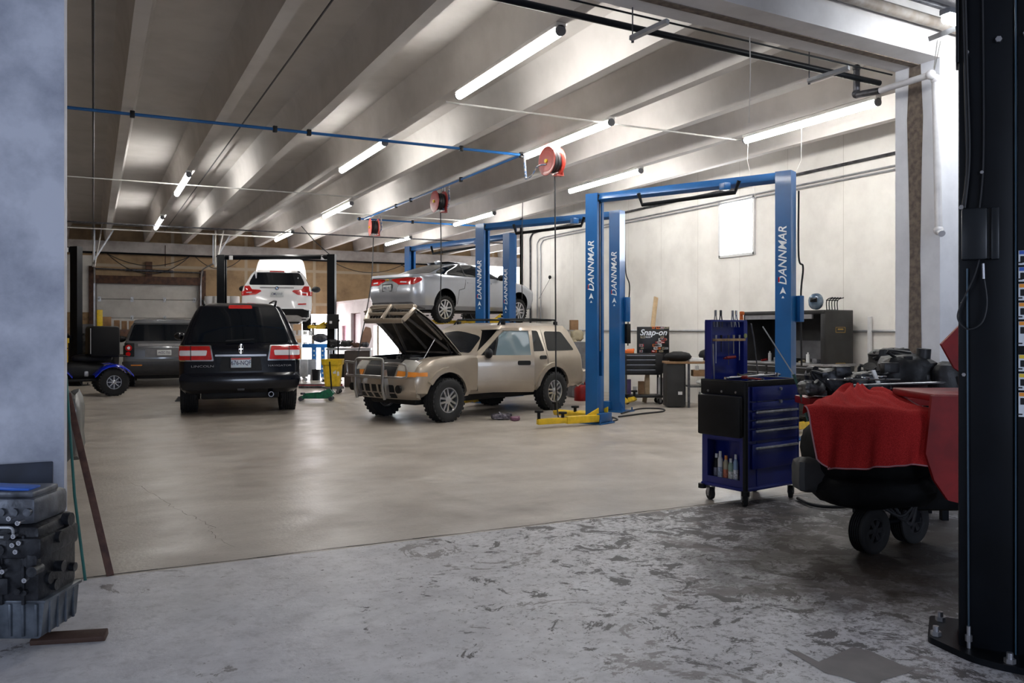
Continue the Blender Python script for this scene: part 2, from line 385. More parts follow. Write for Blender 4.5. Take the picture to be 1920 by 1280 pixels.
for x, x2 in ((.03, .2), (3.28, 3.7)):
    m = MB(); m.bar((x, YB-.2, 0), (x, YB-.2, 3.0), .05, .03); m.tube(curve([(x, YB-.2, 3.0), (x, YB-.4, 3.35), (x, YB-.9, 3.5), (x, YB-3.6, 3.5)], 6), .025, 6)
    m.bar((x, YB-3.5, 3.5), (x, YB-3.5, 4.4), .04, .02); m.bar((x, YB-3.5, 3.5), (x+.5, YB-3.5, 4.4), .04, .02); under(m.build('door_track', K['galv']), gd)
# office box in the far corner
ow = wall_mat('office_paint', (.68, .62, .62), (.58, .52, .52), sc=2)
m = MB()
X8 = 8.0
def oseg(y0, y1, z0, z1): m.box((X8+.06, (y0+y1)/2, (z0+z1)/2), (.12, y1-y0, z1-z0))
oseg(22.3, 23.45, 0, 2.42); oseg(23.45, 25.9, 0, .35); oseg(23.45, 25.9, 1.62, 2.42); oseg(25.9, 27.35, 0, 2.42); oseg(27.35, 28.5, 2.05, 2.42); oseg(28.5, YB, 0, 2.42)
m.box((9.9, 22.36, 1.21), (3.7, .12, 2.42)); m.box((9.9, 26.4, 2.46), (3.9, 8.2, .08))
struct(m.build('wall_office', ow))
m = MB(); m.box((X8+.2, 24.67, 1.0), (.02, 2.5, 1.3)); struct(m.build('window_4', mat('lit_office_window', (.85, .93, 1), .5, emit=3.2, var=.05)))
m = MB(); m.box((X8+.12, 27.92, 1.02), (.05, 1.13, 2.04)); o = struct(m.build('door_2', mat('plum_door', (.22, .10, .12), .5)))
m = MB(); m.cyl((X8+.08, 28.3, 1.0), (X8+.03, 28.3, 1.0), .03, seg=10); m.ball((X8+.03, 28.3, 1.0), .035); under(m.build('door_handle', K['steel']), o)

# cracks in the floor and a bare rectangular patch
def crack(n, pts, wd, m):
    a = MB(); random.seed(n); Q = []
    for p, q in zip(pts, pts[1:]):
        for k in range(6): x = p+(q-p)*(k/6); Q.append(x+V((random.uniform(-.02, .02), random.uniform(-.02, .02), 0)))
    Q.append(pts[-1])
    for p, q in zip(Q, Q[1:]):
        d = (q-p).normalized(); s = V((-d.y, d.x, 0))*wd*random.uniform(.5, 1.2); a.add([tuple(p-s), tuple(q-s), tuple(q+s), tuple(p+s)], [(0, 1, 2, 3)])
    return struct(a.build('trim_%d' % n, m))
g_ = lambda *L: [G(u, v, .002) for u, v in L]
cj = mat('crack_dark', (.14, .12, .10), .9)
crack(8, g_((248, 905), (275, 917), (305, 935), (322, 950), (355, 965), (385, 978), (403, 990)), .0022, cj)
crack(9, g_((396, 985), (394, 996), (408, 1008), (440, 1025)), .002, cj)
crack(10, g_((340, 890), (385, 888), (418, 879)), .0015, cj)
a = MB(); P = [G(u, v, .0015) for u, v in ((1535, 1240), (1600, 1212), (1632, 1220), (1700, 1250), (1716, 1252), (1700, 1262), (1655, 1275), (1640, 1290), (1575, 1268), (1548, 1262), (1532, 1252), (1470, 1215), (1500, 1222))]
a.add([tuple(p) for p in P], [tuple(range(len(P)))]); struct(a.build('trim_11', mat('bare_patch', (.20, .18, .175), .7, var=.1)))
# ---------------------------------------------------------------- vehicles
def ring(z, xr, xf, w, rxr, ryr, rxf, ryf, br, bf, nR=9, nC=7, nS=14):
    h = []   # half ring (y >= 0) from the rear centre to the front centre
    ya = w-ryr
    for i in range(nR): y = ya*i/(nR-1); h.append((xr+br*(y/w)**2, y))
    b = br*(ya/w)**2
    for i in range(1, nC+1): a = PI/2*i/nC; h.append((xr+b+(rxr-b)*(1-math.cos(a)) if False else xr+b+(rxr)*(1-math.cos(a)), ya+ryr*math.sin(a)))
    xa = xr+b+rxr; yb = w-ryf; bb = bf*(yb/w)**2; xb = xf-bb-rxf
    for i in range(1, nS): h.append((xa+(xb-xa)*i/nS, w))
    for i in range(nC+1): a = PI/2*i/nC; h.append((xb+rxf*math.sin(a), w-ryf*(1-math.cos(a))))
    for i in range(1, nR): y = yb*(1-i/(nR-1)); h.append((xf-bf*(y/w)**2, y))
    full = [(x, y, z) for x, y in h]+[(x, -y, z) for x, y in h[-2:0:-1]]
    return full
def body_mesh(keys, corner=(.12, .12, .5, .25), bow=(.06, .12)):
    """keys: (z, x rear, x front, half width[, corner scale])"""
    Z = []; n = len(keys)
    for i in range(n-1):
        a, b = keys[i], keys[i+1]; k = max(1, int((b[0]-a[0])/.07))
        for j in range(k): t = j/k; Z.append([a[q]+(b[q]-a[q])*t for q in range(4)]+[(a[4] if len(a) > 4 else 1)*(1-t)+(b[4] if len(b) > 4 else 1)*t])
    a = keys[-1]; Z.append(list(a[:4])+[a[4] if len(a) > 4 else 1])
    bm = bmesh.new(); rings = []
    for z, xr, xf, w, c in Z:
        pts = ring(z, xr, xf, w, corner[0]*c, min(w*.6, corner[1]*c), corner[2]*min(c, 1), min(w*.6, corner[3]*c), bow[0], bow[1])
        rings.append([bm.verts.new(p) for p in pts])
    m = len(rings[0])
    for a, b in zip(rings, rings[1:]):
        for i in range(m): bm.faces.new((a[i], a[(i+1) % m], b[(i+1) % m], b[i]))
    bm.faces.new(rings[0][::-1]); bm.faces.new(rings[-1])
    bmesh.ops.recalc_face_normals(bm, faces=bm.faces)
    return bm
DIRS = {'rear': (1, 0, 0), 'front': (-1, 0, 0), 'left': (0, -1, 0), 'right': (0, 1, 0), 'top': (0, 0, -1)}
def flat(kind, p):
    a, b = p
    return {'rear': (-6, a, b), 'front': (12, a, b), 'left': (a, 6, b), 'right': (a, -6, b), 'top': (a, b, 6)}[kind]
def decal(bvh, polys, kind, off, name, m, parent, res=.08, depth=.012, rr=0, ang=50, miss=.6):
    """a shell moulded onto the body: the outline is dropped onto the surface and given thickness"""
    D = V(DIRS[kind]); ai = {'rear': (1, 2), 'front': (1, 2), 'left': (0, 2), 'right': (0, 2), 'top': (0, 1)}[kind]
    if not isinstance(polys[0][0], (tuple, list)): polys = [polys]
    OB = bmesh.new()
    for poly in polys:
        if rr: poly = rnd(poly, rr)
        bm = bmesh.new(); poly = [p for i, p in enumerate(poly) if (V(p)-V(poly[i-1])).length > 1e-5]; vs = [bm.verts.new(flat(kind, p)) for p in poly]; bm.faces.new(vs)
        for q in (0, 1):
            lo = min(p[q] for p in poly); hi = max(p[q] for p in poly); n = int((hi-lo)/res)
            for k in range(1, n+1):
                c = lo+(hi-lo)*k/(n+1); co = [0, 0, 0]; no = [0, 0, 0]; co[ai[q]] = c; no[ai[q]] = 1
                bmesh.ops.bisect_plane(bm, geom=bm.verts[:]+bm.edges[:]+bm.faces[:], plane_co=co, plane_no=no)
        bm.verts.index_update(); bm.verts.ensure_lookup_table(); pos = {}
        for v in bm.verts:
            h = bvh.ray_cast(v.co, D)
            if h[0] is None or (h[0]-v.co).length > 100:
                # just off the edge of the body: nearest point sideways
                h = bvh.find_nearest(v.co+D*(6 if kind != 'front' else 6.5))
            pos[v.index] = (h[0].copy(), h[1].copy())
        top = []; bot = []
        for v in bm.verts:
            p, nn = pos[v.index]
            if nn.dot(D) > 0: nn = -nn
            top.append(OB.verts.new(p+nn*off)); bot.append(OB.verts.new(p+nn*(off-depth)))
        for f in bm.faces:
            ids = [v.index for v in f.verts]
            OB.faces.new([top[i] for i in ids]); OB.faces.new([bot[i] for i in ids][::-1])
        for e in bm.edges:
            if len(e.link_faces) == 1:
                a, b = e.verts[0].index, e.verts[1].index; OB.faces.new((top[a], top[b], bot[b], bot[a]))
        bm.free()
    mb = MB(); mb.bm.free(); mb.bm = OB
    return mb.build(name, m, parent, ang=ang)
def boolean(bm, cutters, mats, name, parent, ang=30):
    """body minus cutters; the cut faces take the second material"""
    for f in bm.faces: f.material_index = 0
    me = bpy.data.meshes.new(name); bm.to_mesh(me)
    for x in mats: me.materials.append(x)
    o = bpy.data.objects.new(name, me); COL.objects.link(o)
    cb = MB(); cb.mi = 1
    cs_ = []
    for c in cutters:
        cb = MB(); c(cb)
        for f in cb.bm.faces: f.material_index = 1
        bmesh.ops.recalc_face_normals(cb.bm, faces=cb.bm.faces)
        cm_ = bpy.data.meshes.new('cut'); cb.bm.to_mesh(cm_); cb.bm.free()
        for x in mats: cm_.materials.append(x)
        co = bpy.data.objects.new('cut', cm_); COL.objects.link(co); cs_.append(co)
        md = o.modifiers.new('b', 'BOOLEAN'); md.operation = 'DIFFERENCE'; md.object = co; md.solver = 'EXACT'
    dg = bpy.context.evaluated_depsgraph_get(); dg.update()
    me2 = bpy.data.meshes.new_from_object(o.evaluated_get(dg))
    for c in cs_: bpy.data.objects.remove(c)
    bpy.data.objects.remove(o)
    mb = MB(); mb.bm.from_mesh(me2)
    bmesh.ops.remove_doubles(mb.bm, verts=mb.bm.verts, dist=.0005)
    return mb.build(name, mats, parent, ang=ang, center=False)

def wheel(parent, x, y, z, R, Wd, rr, side, nsp=5, style='double', m=None, seg=40, steer=0, lugs=True):
    M = Matrix.Translation((x, y, z)) @ Matrix.Rotation(steer, 4, 'Z') @ Matrix.Rotation(-PI/2*side, 4, 'X')   # local z points outwards
    h = Wd/2; m = m or K['alloy']
    a = MB()
    a.lathe([(rr*.98, -h*.8), (rr, h*.72), (rr*1.04, h*.8), (rr*1.04, h*.86), (rr*.95, h*.86), (rr*.9, h*.6), (rr*.88, -h*.7)], M, 40, close=True)
    for k in range(nsp):
        A = M @ Matrix.Rotation(2*PI*k/nsp, 4, 'Z')
        if style == 'double':
            for s in (-1, 1):
                a.prism([(rr*.12, s*rr*.03), (rr*.12, s*rr*.2), (rr*.93, s*rr*.30), (rr*.93, s*rr*.13)], h*.22, A, z0=h*.5)
        elif style == 'wide':
            a.prism([(rr*.1, -rr*.16), (rr*.1, rr*.16), (rr*.93, rr*.24), (rr*.93, -rr*.24)], h*.2, A, z0=h*.55)
        else:
            a.prism([(rr*.1, -rr*.09), (rr*.1, rr*.09), (rr*.93, rr*.06), (rr*.93, -rr*.06)], h*.22, A, z0=h*.5)
    a.lathe([(rr*.30, h*.3), (rr*.30, h*.74), (rr*.2, h*.8), (.001, h*.82)], M, 24)
    o = a.build('wheel', m, parent)
    t = MB(); g = .012
    prof = [(rr, -h*.82), (rr*1.12, -h*.98), (R*.86, -h*1.02), (R*.955, -h*.93), (R, -h*.8)]
    n = 6
    for k in range(n):
        y0 = -h*.8+1.6*h*k/n; y1 = -h*.8+1.6*h*(k+1)/n; prof += [(R, y0+.002), (R, y1-.016)] + ([(R-g, y1-.014), (R-g, y1-.002)] if k < n-1 else [])
    prof += [(R, h*.8), (R*.955, h*.93), (R*.86, h*1.02), (rr*1.12, h*.98), (rr, h*.82)]
    t.lathe(prof, M, seg, close=True)
    # tread lugs around the shoulders
    for k in range(28 if lugs else 0):
        A = M @ Matrix.Rotation(2*PI*k/28, 4, 'Z')
        for s in (-1, 1): t.box((R*.985, 0, s*h*.84), (.03, R*.11, h*.2), A)
    T = t.build('tire', K['tire'], None); T.parent = o; T.matrix_parent_inverse = Matrix.Translation(o.location).inverted()
    d = MB(); d.lathe([(rr*.87, -h*.5), (rr*.87, -h*.45), (.001, -h*.45)], M, 24); d.cyl(M @ V((0, 0, -h*.4)), M @ V((0, 0, h*.1)), rr*.68, seg=24)
    D = d.build('brake_disc', K['dsteel'], None); D.parent = o; D.matrix_parent_inverse = Matrix.Translation(o.location).inverted()
    return o
def arch(x, y, z, r, side):
    return lambda c: c.cyl((x, y, z), (x, y+side*.9, z), r, seg=36)
def rail(body, pts, r, name, m, parent, feet=()):
    a = MB(); a.tube(pts, r, 8)
    for f in feet: a.box(f, (.09, .05, .07), bev=.01)
    return a.build(name, m, parent)
def plate(parent, x, y, z, wd, ht, s, tcol, top=None, tilt=0, frame=None):
    M = Matrix.Translation((x, y, z)) @ Matrix.Rotation(tilt, 4, 'Y')
    a = MB(); a.box((0, 0, 0), (.012, wd, ht), M, bev=.004); o = a.build('license_plate', mat('plate_'+tcol, {'blue': (.55, .68, .80), 'white': (.72, .74, .74)}[tcol], .4, col2={'blue': (.62, .66, .70), 'white': (.6, .63, .62)}[tcol], scale=14), parent)
    inv = Matrix.Translation(o.location).inverted()
    t = text(s, ht*.62, M @ axM((0, -1, 0), (0, 0, 1), (-.008, 0, -.004)), mat('plate_ink', (.05, .05, .12), .5), o, 'plate_number', bold=.012, sx=.8); t.matrix_parent_inverse = inv
    if top:
        a = MB(); a.box((-.007, 0, ht*.40), (.003, wd*.96, ht*.16), M); k = a.build('plate_band', top, o); k.matrix_parent_inverse = inv
    if frame:
        a = MB()
        for s_ in (-1, 1): a.box((-.003, s_*(wd/2+.005), 0), (.02, .015, ht+.03), M); a.box((-.003, 0, s_*(ht/2+.005)), (.02, wd+.03, .015), M)
        a.build('plate_frame', frame, parent)
def mirror(parent, x, y, z, side, m, s=1):
    a = MB(); a.ball((x, y+side*.16*s, z), (.07*s, .12*s, .085*s), seg=14); a.bar((x-.02, y-side*.05, z-.04), (x, y+side*.1*s, z-.03), .05, .04)
    return a.build('side_mirror', m, parent)


# ---- black SUV with its back to the camera
PB = mat('black_car_paint', (.002, .003, .007), .14, .0, var=.2, scale=2, coat=.3, spec=.35)
def suv_black():
    k = [(.40, .16, 5.1, .90), (.47, .05, 5.2, .96), (.60, .01, 5.27, .985), (.70, 0, 5.29, .995), (.725, .05, 5.27, .995), (1.0, .08, 5.2, 1.0), (1.16, .10, 5.1, .995), (1.24, .12, 4.9, .98),
         (1.28, .14, 3.85, .965), (1.32, .155, 3.72, .945), (1.55, .24, 3.35, .86), (1.80, .34, 3.0, .745), (1.90, .40, 2.85, .68), (1.95, .55, 2.65, .58), (1.975, .95, 2.3, .40)]
    t = thing('black_suv', 'black full-size SUV parked on the floor, its tailgate and red tail lights facing the camera', 'car', XY(452, 14.35), head(400))
    bm = body_mesh(k, (.10, .12, .5, .3), (.05, .12)); bvh = BVHTree.FromBMesh(bm)
    wr_, xa, xf = .40, 1.15, 4.17
    boolean(bm, [arch(x, s*.62, .42, .50, s) for x in (xa, xf) for s in (1, -1)], [PB, K['blackp']], 'body', t)
    decal(bvh, [(-.80, 1.27), (.80, 1.27), (.79, 1.36), (.62, 1.82), (.5, 1.86), (-.5, 1.86), (-.62, 1.82), (-.79, 1.36)], 'rear', .012, 'rear_window', K['glass'], t, rr=.05)
    for s in (1, -1):
        q = lambda L: [(s*a, b) for a, b in L]
        decal(bvh, q([(.44, .955), (.985, .955), (.985, 1.225), (.485, 1.225)]), 'rear', .012, 'light_surround', K['chrome'], t, rr=.02)
        l = decal(bvh, q([(.465, .975), (.975, .975), (.975, 1.205), (.505, 1.205)]), 'rear', .028, 'tail_light', K['red'], t, rr=.02)
        a = decal(bvh, q([(.56, 1.045), (.965, 1.045), (.965, 1.135), (.545, 1.135)]), 'rear', .036, 'reverse_lens', K['white'], l, rr=.02); a.matrix_parent_inverse = Matrix.Translation(l.location).inverted()
        a = decal(bvh, q([(.80, .97), (.81, .97), (.81, 1.21), (.80, 1.21)]), 'rear', .04, 'lens_seam', K['blackp'], l); a.matrix_parent_inverse = Matrix.Translation(l.location).inverted()
        kd = 'left' if s > 0 else 'right'
        for P in ([(.75, 1.33), (1.45, 1.33), (1.45, 1.80), (.95, 1.78), (.75, 1.5)], [(1.55, 1.33), (2.5, 1.33), (2.5, 1.82), (1.55, 1.81)], [(2.6, 1.33), (3.5, 1.33), (3.02, 1.78), (2.6, 1.82)]):
            decal(bvh, P, kd, .014, 'side_window', K['glass'], t, rr=.04, res=.05, depth=.03)
        rail(None, [(.55, s*.60, 1.93), (.62, s*.62, 2.0), (1.4, s*.63, 2.03), (2.4, s*.62, 2.02), (2.65, s*.6, 1.95)], .018, 'roof_rail', K['blackm'], t)
        mirror(t, 3.55, s*.96, 1.36, s, PB, .9)
        for x in (xa, xf): wheel(t, x, s*.855, wr_, wr_, .29, .25, s, 6, 'wide')
        a = MB(); a.box((2.65, s*.93, .42), (2.1, .22, .05), bev=.015); a.build('running_board', K['grey'], t)
    decal(bvh, [(-.93, .50), (.93, .50), (.97, .71), (-.97, .71)], 'rear', .05, 'bumper', PB, t, rr=.06, depth=.06)
    decal(bvh, [(-.80, .715), (.80, .715), (.80, .74), (-.80, .74)], 'rear', .03, 'bumper_step', K['grey'], t)
    decal(bvh, [(-.42, 1.03), (.42, 1.03), (.42, 1.062), (-.42, 1.062)], 'rear', .04, 'chrome_strip', K['chrome'], t, rr=.01)
    decal(bvh, [(-.35, .78), (.35, .78), (.32, 1.02), (-.32, 1.02)], 'rear', .01, 'plate_recess', K['blackp'], t, rr=.03)
    decal(bvh, [(-.20, 1.855), (.20, 1.855), (.19, 1.91), (-.19, 1.91)], 'rear', .014, 'brake_lamp', K['red'], t, rr=.02)
    plate(t, .035, 0, .925, .33, .17, '676-NQF', 'blue', mat('plate_red', (.5, .05, .05), .5))
    a = MB(); a.tube([(.06+.0, .035*math.cos(q), 1.16+.085*math.sin(q)) for q in [2*PI*i/16 for i in range(16)]], .007, 6, True); a.box((.06, 0, 1.16), (.012, .010, .16)); a.box((.06, 0, 1.16), (.012, .06, .012)); a.build('star_emblem', K['chrome'], t)
    M = axM((0, -1, 0), (0, 0, 1)); K['badge'] = mat('badge_grey', (.22, .22, .23), .4)
    text('LINCOLN', .05, Matrix.Translation((-.002, .62, .87)) @ M, K['badge'], t, 'badge_lettering', sx=1.7)
    text('NAVIGATOR', .046, Matrix.Translation((-.002, -.64, .87)) @ M, K['badge'], t, 'badge_lettering', sx=1.5)
    a = MB(); a.bar((.06, .25, 1.30), (.045, -.22, 1.33), .02, .02); a.build('rear_wiper', K['blackp'], t)
    a = MB(); a.cyl((.05, -.50, .37), (.6, -.5, .37), .045, seg=16, cap=False); a.lathe([(.045, 0), (.045, .2), (.038, .2), (.038, 0)], Matrix.Translation((.05, -.5, .37)) @ Matrix.Rotation(PI/2, 4, 'Y'), 16, close=True); a.build('exhaust_tip', K['steel'], t)
    a = MB(); a.box((2.6, 0, .36), (4.6, 1.3, .14), bev=.03); a.cyl((xa, -.7, .40), (xa, .7, .40), .06); a.box((xa, 0, .38), (.3, .3, .24), bev=.08); a.build('undercarriage', K['blackp'], t)
    a = MB(); a.box((.03, 0, .50), (.06, .12, .10), bev=.01); a.build('tow_hitch', K['dsteel'], t)
suv_black()

# ---- white crossover up on the black lift
PW = mat('white_car_paint', (.86, .86, .87), .2, 0, var=.03, scale=2, coat=.6)
XZ = 1.47
def suv_white():
    k = [(.24, .25, 4.4, .80), (.34, .06, 4.6, .88), (.58, 0, 4.65, .935), (.62, .03, 4.64, .94), (.85, .05, 4.62, .94), (1.1, .09, 4.45, .93), (1.2, .13, 3.7, .905), (1.25, .16, 3.42, .87), (1.55, .36, 2.75, .72), (1.63, .42, 2.5, .66), (1.66, .55, 2.3, .56), (1.68, .9, 2.0, .40)]
    t = thing('white_suv', 'white crossover raised on the black two-post lift, hood standing open behind its roof', 'car', XY(519, 23, XZ), head(575))
    bm = body_mesh(k, (.22, .24, .5, .3), (.07, .15)); bvh = BVHTree.FromBMesh(bm); xa, xf = .98, 3.79
    boolean(bm, [arch(x, s*.6, .36, .42, s) for x in (xa, xf) for s in (1, -1)]+[lambda c: c.box((3.95, 0, 1.2), (.95, 1.3, .7))], [PW, K['blackp']], 'body', t)
    decal(bvh, [(-.74, 1.25), (.74, 1.25), (.72, 1.36), (.60, 1.60), (-.60, 1.60), (-.72, 1.36)], 'rear', .010, 'rear_window', K['glass'], t, rr=.06)
    decal(bvh, [(-.62, 1.60), (.62, 1.60), (.60, 1.66), (-.60, 1.66)], 'rear', .03, 'roof_spoiler', PW, t, rr=.02, depth=.04)
    decal(bvh, [(-.20, 1.605), (.20, 1.605), (.20, 1.63), (-.20, 1.63)], 'rear', .04, 'brake_lamp', K['red'], t)
    for s in (1, -1):
        q = lambda L: [(s*a, b) for a, b in L]
        l = decal(bvh, q([(.40, 1.08), (.55, .98), (.93, .95), (.93, 1.22), (.72, 1.22), (.66, 1.12), (.45, 1.11)]), 'rear', .015, 'tail_light', K['red'], t, rr=.03)
        a = decal(bvh, q([(.66, 1.03), (.80, 1.02), (.80, 1.045), (.66, 1.055)]), 'rear', .02, 'reverse_lens', K['white'], l); a.matrix_parent_inverse = Matrix.Translation(l.location).inverted()
        decal(bvh, q([(.56, .70), (.78, .71), (.78, .75), (.56, .74)]), 'rear', .014, 'reflector', K['red'], t, rr=.01)
        kd = 'left' if s > 0 else 'right'
        for P in ([(.62, 1.28), (1.05, 1.28), (1.05, 1.55), (.9, 1.54)], [(1.12, 1.28), (1.95, 1.28), (1.95, 1.58), (1.12, 1.56)], [(2.02, 1.28), (3.2, 1.26), (2.6, 1.56), (2.02, 1.58)]):
            decal(bvh, P, kd, .014, 'side_window', K['glass'], t, rr=.04, res=.05, depth=.03)
        decal(bvh, [(1.45, .24), (3.3, .24), (3.3, .42), (1.45, .42)], kd, .012, 'sill_trim', K['blackp'], t)
        mirror(t, 3.05, s*.90, 1.27, s, K['blackp'], 1.15)
        for x in (xa, xf): wheel(t, x, s*.80, .34, .36, .24, .23, s, 5, 'double')
    decal(bvh, [(-.93, .30), (.93, .30), (.93, .52), (.70, .585), (-.70, .585), (-.93, .52)], 'rear', .012, 'bumper_trim', K['blackp'], t, rr=.03)
    decal(bvh, [(-.62, .26), (.62, .26), (.68, .36), (.55, .42), (-.55, .42), (-.68, .36)], 'rear', .02, 'skid_plate', K['alloy'], t, rr=.03)
    decal(bvh, [(-.45, 1.165), (.45, 1.165), (.45, 1.18), (-.45, 1.18)], 'rear', .02, 'tailgate_trim', K['grey'], t)
    plate(t, .04, -.0, 1.0, .36, .15, 'CMU 117', 'white')
    a = MB(); R_ = Matrix.Translation((.075, 0, 1.16)) @ Matrix.Rotation(-PI/2, 4, 'Y'); a.lathe([(.05, 0), (.05, .015), (.001, .015)], R_, 24); em = a.build('roundel', K['blackp'], t)
    for c0, mm in ((0, K['white']), (1, mat('roundel_blue', (.1, .35, .75), .3))):
        a = MB()
        for q0 in (c0, c0+2): a.prism([(0, 0)]+[(.034*math.cos(PI/2*q0+PI/2*i/6), .034*math.sin(PI/2*q0+PI/2*i/6)) for i in range(7)], .004, R_, z0=.015)
        x = a.build('roundel_field', mm, em); x.matrix_parent_inverse = Matrix.Translation(em.location).inverted()
    # hood standing open, hinged at the cowl
    hg = V((3.45, 0, 1.23)); hd = MB()
    n = 12; g = []
    for i in range(n+1):
        s_ = i/n*1.18
        row = []
        for j in range(-6, 7):
            y = j/6*(.80-.12*(i/n)**2.5 if i < n else .66); row.append((s_, y, .10*(1-(j/6)**2)+.05*math.sin(PI*i/n) + (-.03 if abs(j) == 6 else 0)))
        g.append(row)
    def sheet(mb, g, th, M):
        vs = [p for r in g for p in r]; c = len(g[0]); fs = [(i*c+j, i*c+j+1, (i+1)*c+j+1, (i+1)*c+j) for i in range(len(g)-1) for j in range(c-1)]
        lo = [(p[0], p[1], p[2]-th) for p in vs]; N_ = len(vs)
        b = [j for j in range(c)]+[i*c+c-1 for i in range(1, len(g))]+[(len(g)-1)*c+j for j in range(c-2, -1, -1)]+[i*c for i in range(len(g)-2, 0, -1)]
        fs2 = [tuple(k+N_ for k in f[::-1]) for f in fs]+[(b[i], b[(i+1) % len(b)], b[(i+1) % len(b)]+N_, b[i]+N_) for i in range(len(b))]
        mb.add(vs+lo, fs+fs2, M)
    Mh = Matrix.Translation(hg) @ Matrix.Rotation(-math.radians(62), 4, 'Y'); sheet(hd, g, .04, Mh); hd.build('open_hood', PW, t)
    a = MB(); a.box((3.95, 0, 1.0), (.8, 1.1, .25), bev=.05); a.build('engine_cover', K['grey'], t)
    a = MB(); a.box((2.2, 0, .26), (3.6, 1.2, .14), bev=.04); a.cyl((.35, .3, .28), (.35, -.3, .28), .12); a.build('undercarriage', K['blackp'], t)
    return sheet
sheet = suv_white()

# ---- silver sedan up on the far blue lift
PS = mat('silver_car_paint', (.50, .53, .59), .30, .55, var=.06, scale=2, coat=.6)
SZ = 1.97-.335*.95+.115; DROOP = .12
def sedan():
    hx = V((FX*.76+.8944*.648, FY*.76-.4472*.648, 0)).normalized(); ang = math.atan2(hx.y, hx.x)
    sc = .95; t = thing('silver_sedan', 'dusty silver four-door sedan raised on the far blue lift', 'car', (0, 0, SZ), ang)
    t.scale = (sc, sc, sc)
    wp_ = XY(830, 19.8); loc = V((1.13, -.80, 0))*sc; R_ = Matrix.Rotation(ang, 3, 'Z'); L_ = wp_-R_ @ loc; t.location = (L_.x, L_.y, SZ)
    k = [(.20, .35, 4.6, .78), (.30, .10, 4.85, .88), (.55, 0, 4.92, .92), (.72, .02, 4.92, .925), (.78, .05, 4.9, .92), (.92, .07, 4.6, .91), (1.0, .06, 4.2, .89), (1.04, .10, 3.85, .86), (1.075, .55, 3.65, .82), (1.11, .80, 3.5, .78), (1.25, 1.2, 3.15, .71), (1.38, 1.62, 2.78, .62), (1.43, 1.85, 2.55, .55), (1.46, 2.1, 2.35, .40)]
    bm = body_mesh(k, (.35, .30, .6, .35), (.12, .2)); bvh = BVHTree.FromBMesh(bm); xa, xf = 1.13, 3.96
    boolean(bm, [arch(x, s*.6, .35, .385, s) for x in (xa, xf) for s in (1, -1)], [PS, K['blackp']], 'body', t)
    decal(bvh, [(.85, -.58), (1.55, -.46), (1.60, 0), (1.55, .46), (.85, .58), (.78, 0)], 'top', .012, 'rear_window', mat('dusty_glass', (.10, .095, .085), .35, var=.3), t, rr=.06)
    for s in (1, -1):
        kd = 'left' if s > 0 else 'right'; q = lambda L: [(s*a, b) for a, b in L]
        decal(bvh, [(.98, 1.12), (1.15, 1.08), (3.40, 1.04), (3.3, 1.12), (2.75, 1.33), (2.3, 1.375), (1.7, 1.35), (1.3, 1.25)], kd, .016, 'side_window', K['glass'], t, rr=.05, res=.045, depth=.03)
        decal(bvh, [[(1.88, 1.06), (1.93, 1.06), (1.93, 1.39), (1.88, 1.39)], [(2.72, 1.05), (2.76, 1.05), (2.76, 1.35), (2.72, 1.36)]], kd, .021, 'window_pillar', K['blackp'], t)
        decal(bvh, [[(1.55, .35), (1.56, .35), (1.60, .7), (1.80, .75), (1.88, 1.05), (1.87, 1.05), (1.79, .76), (1.59, .71)], [(2.69, .3), (2.70, .3), (2.72, 1.04), (2.71, 1.04)], [(3.5, .3), (3.51, .3), (3.45, 1.03), (3.44, 1.03)]], kd, .003, 'door_seam', K['blackp'], t)
        decal(bvh, [(1.90, .89), (2.10, .90), (2.10, .925), (1.90, .915)], kd, .03, 'door_handle', PS, t, rr=.01, depth=.03); decal(bvh, [(2.80, .90), (3.0, .905), (3.0, .93), (2.80, .925)], kd, .03, 'door_handle', PS, t, rr=.01, depth=.03)
        l = decal(bvh, q([(.26, .86), (.36, .80), (.80, .80), (.885, .88), (.885, .955), (.6, .97), (.34, .95)]), 'rear', .014, 'tail_light', K['red'], t, rr=.03)
        l2 = decal(bvh, [(.07, .83), (.20, .86), (.36, .93), (.30, .97), (.07, .955)], kd, .014, 'tail_light_wrap', K['red'], t, rr=.02)
        a = decal(bvh, q([(.40, .85), (.60, .84), (.60, .87), (.42, .88)]), 'rear', .02, 'reverse_lens', K['white'], l); a.matrix_parent_inverse = Matrix.Translation(l.location).inverted()
        mirror(t, 3.12, s*.84, 1.08, s, K['blackp'], 1)
        for x in (xa, xf): wheel(t, x, s*.80, .335-DROOP, .335, .22, .235, s, 5, 'double')
    decal(bvh, [(-.32, .62), (.32, .62), (.36, .80), (.30, .86), (-.30, .86), (-.36, .80)], 'rear', .006, 'plate_recess', mat('silver_shade', (.30, .31, .33), .4, .4), t, rr=.04)
    plate(t, .02, 0, .73, .32, .15, 'BBD 917', 'white', frame=K['blackp'])
    a = MB(); a.box((.02, .035, .92), (.012, .07, .028), bev=.004); a.box((.02, -.035, .92), (.012, .07, .028), bev=.004); a.box((.02, 0, .92), (.014, .06, .055), bev=.004); a.build('bowtie_badge', mat('gold_badge', (.55, .36, .08), .3, .6), t)
    decal(bvh, [(-.86, .985), (.86, .985), (.84, 1.02), (-.84, 1.02)], 'rear', .04, 'lip_spoiler', PS, t, rr=.01, depth=.05)
    decal(bvh, [(-.80, .22), (.80, .22), (.74, .38), (-.74, .38)], 'rear', .012, 'bumper_valance', K['grey'], t, rr=.04)
    a = MB(); a.ball((1.75, 0, 1.45), (.13, .045, .06)); a.build('roof_antenna', PS, t)
    a = MB(); a.box((2.4, 0, .2), (3.8, 1.3, .10), bev=.03); a.build('undercarriage', K['blackp'], t)
sedan()

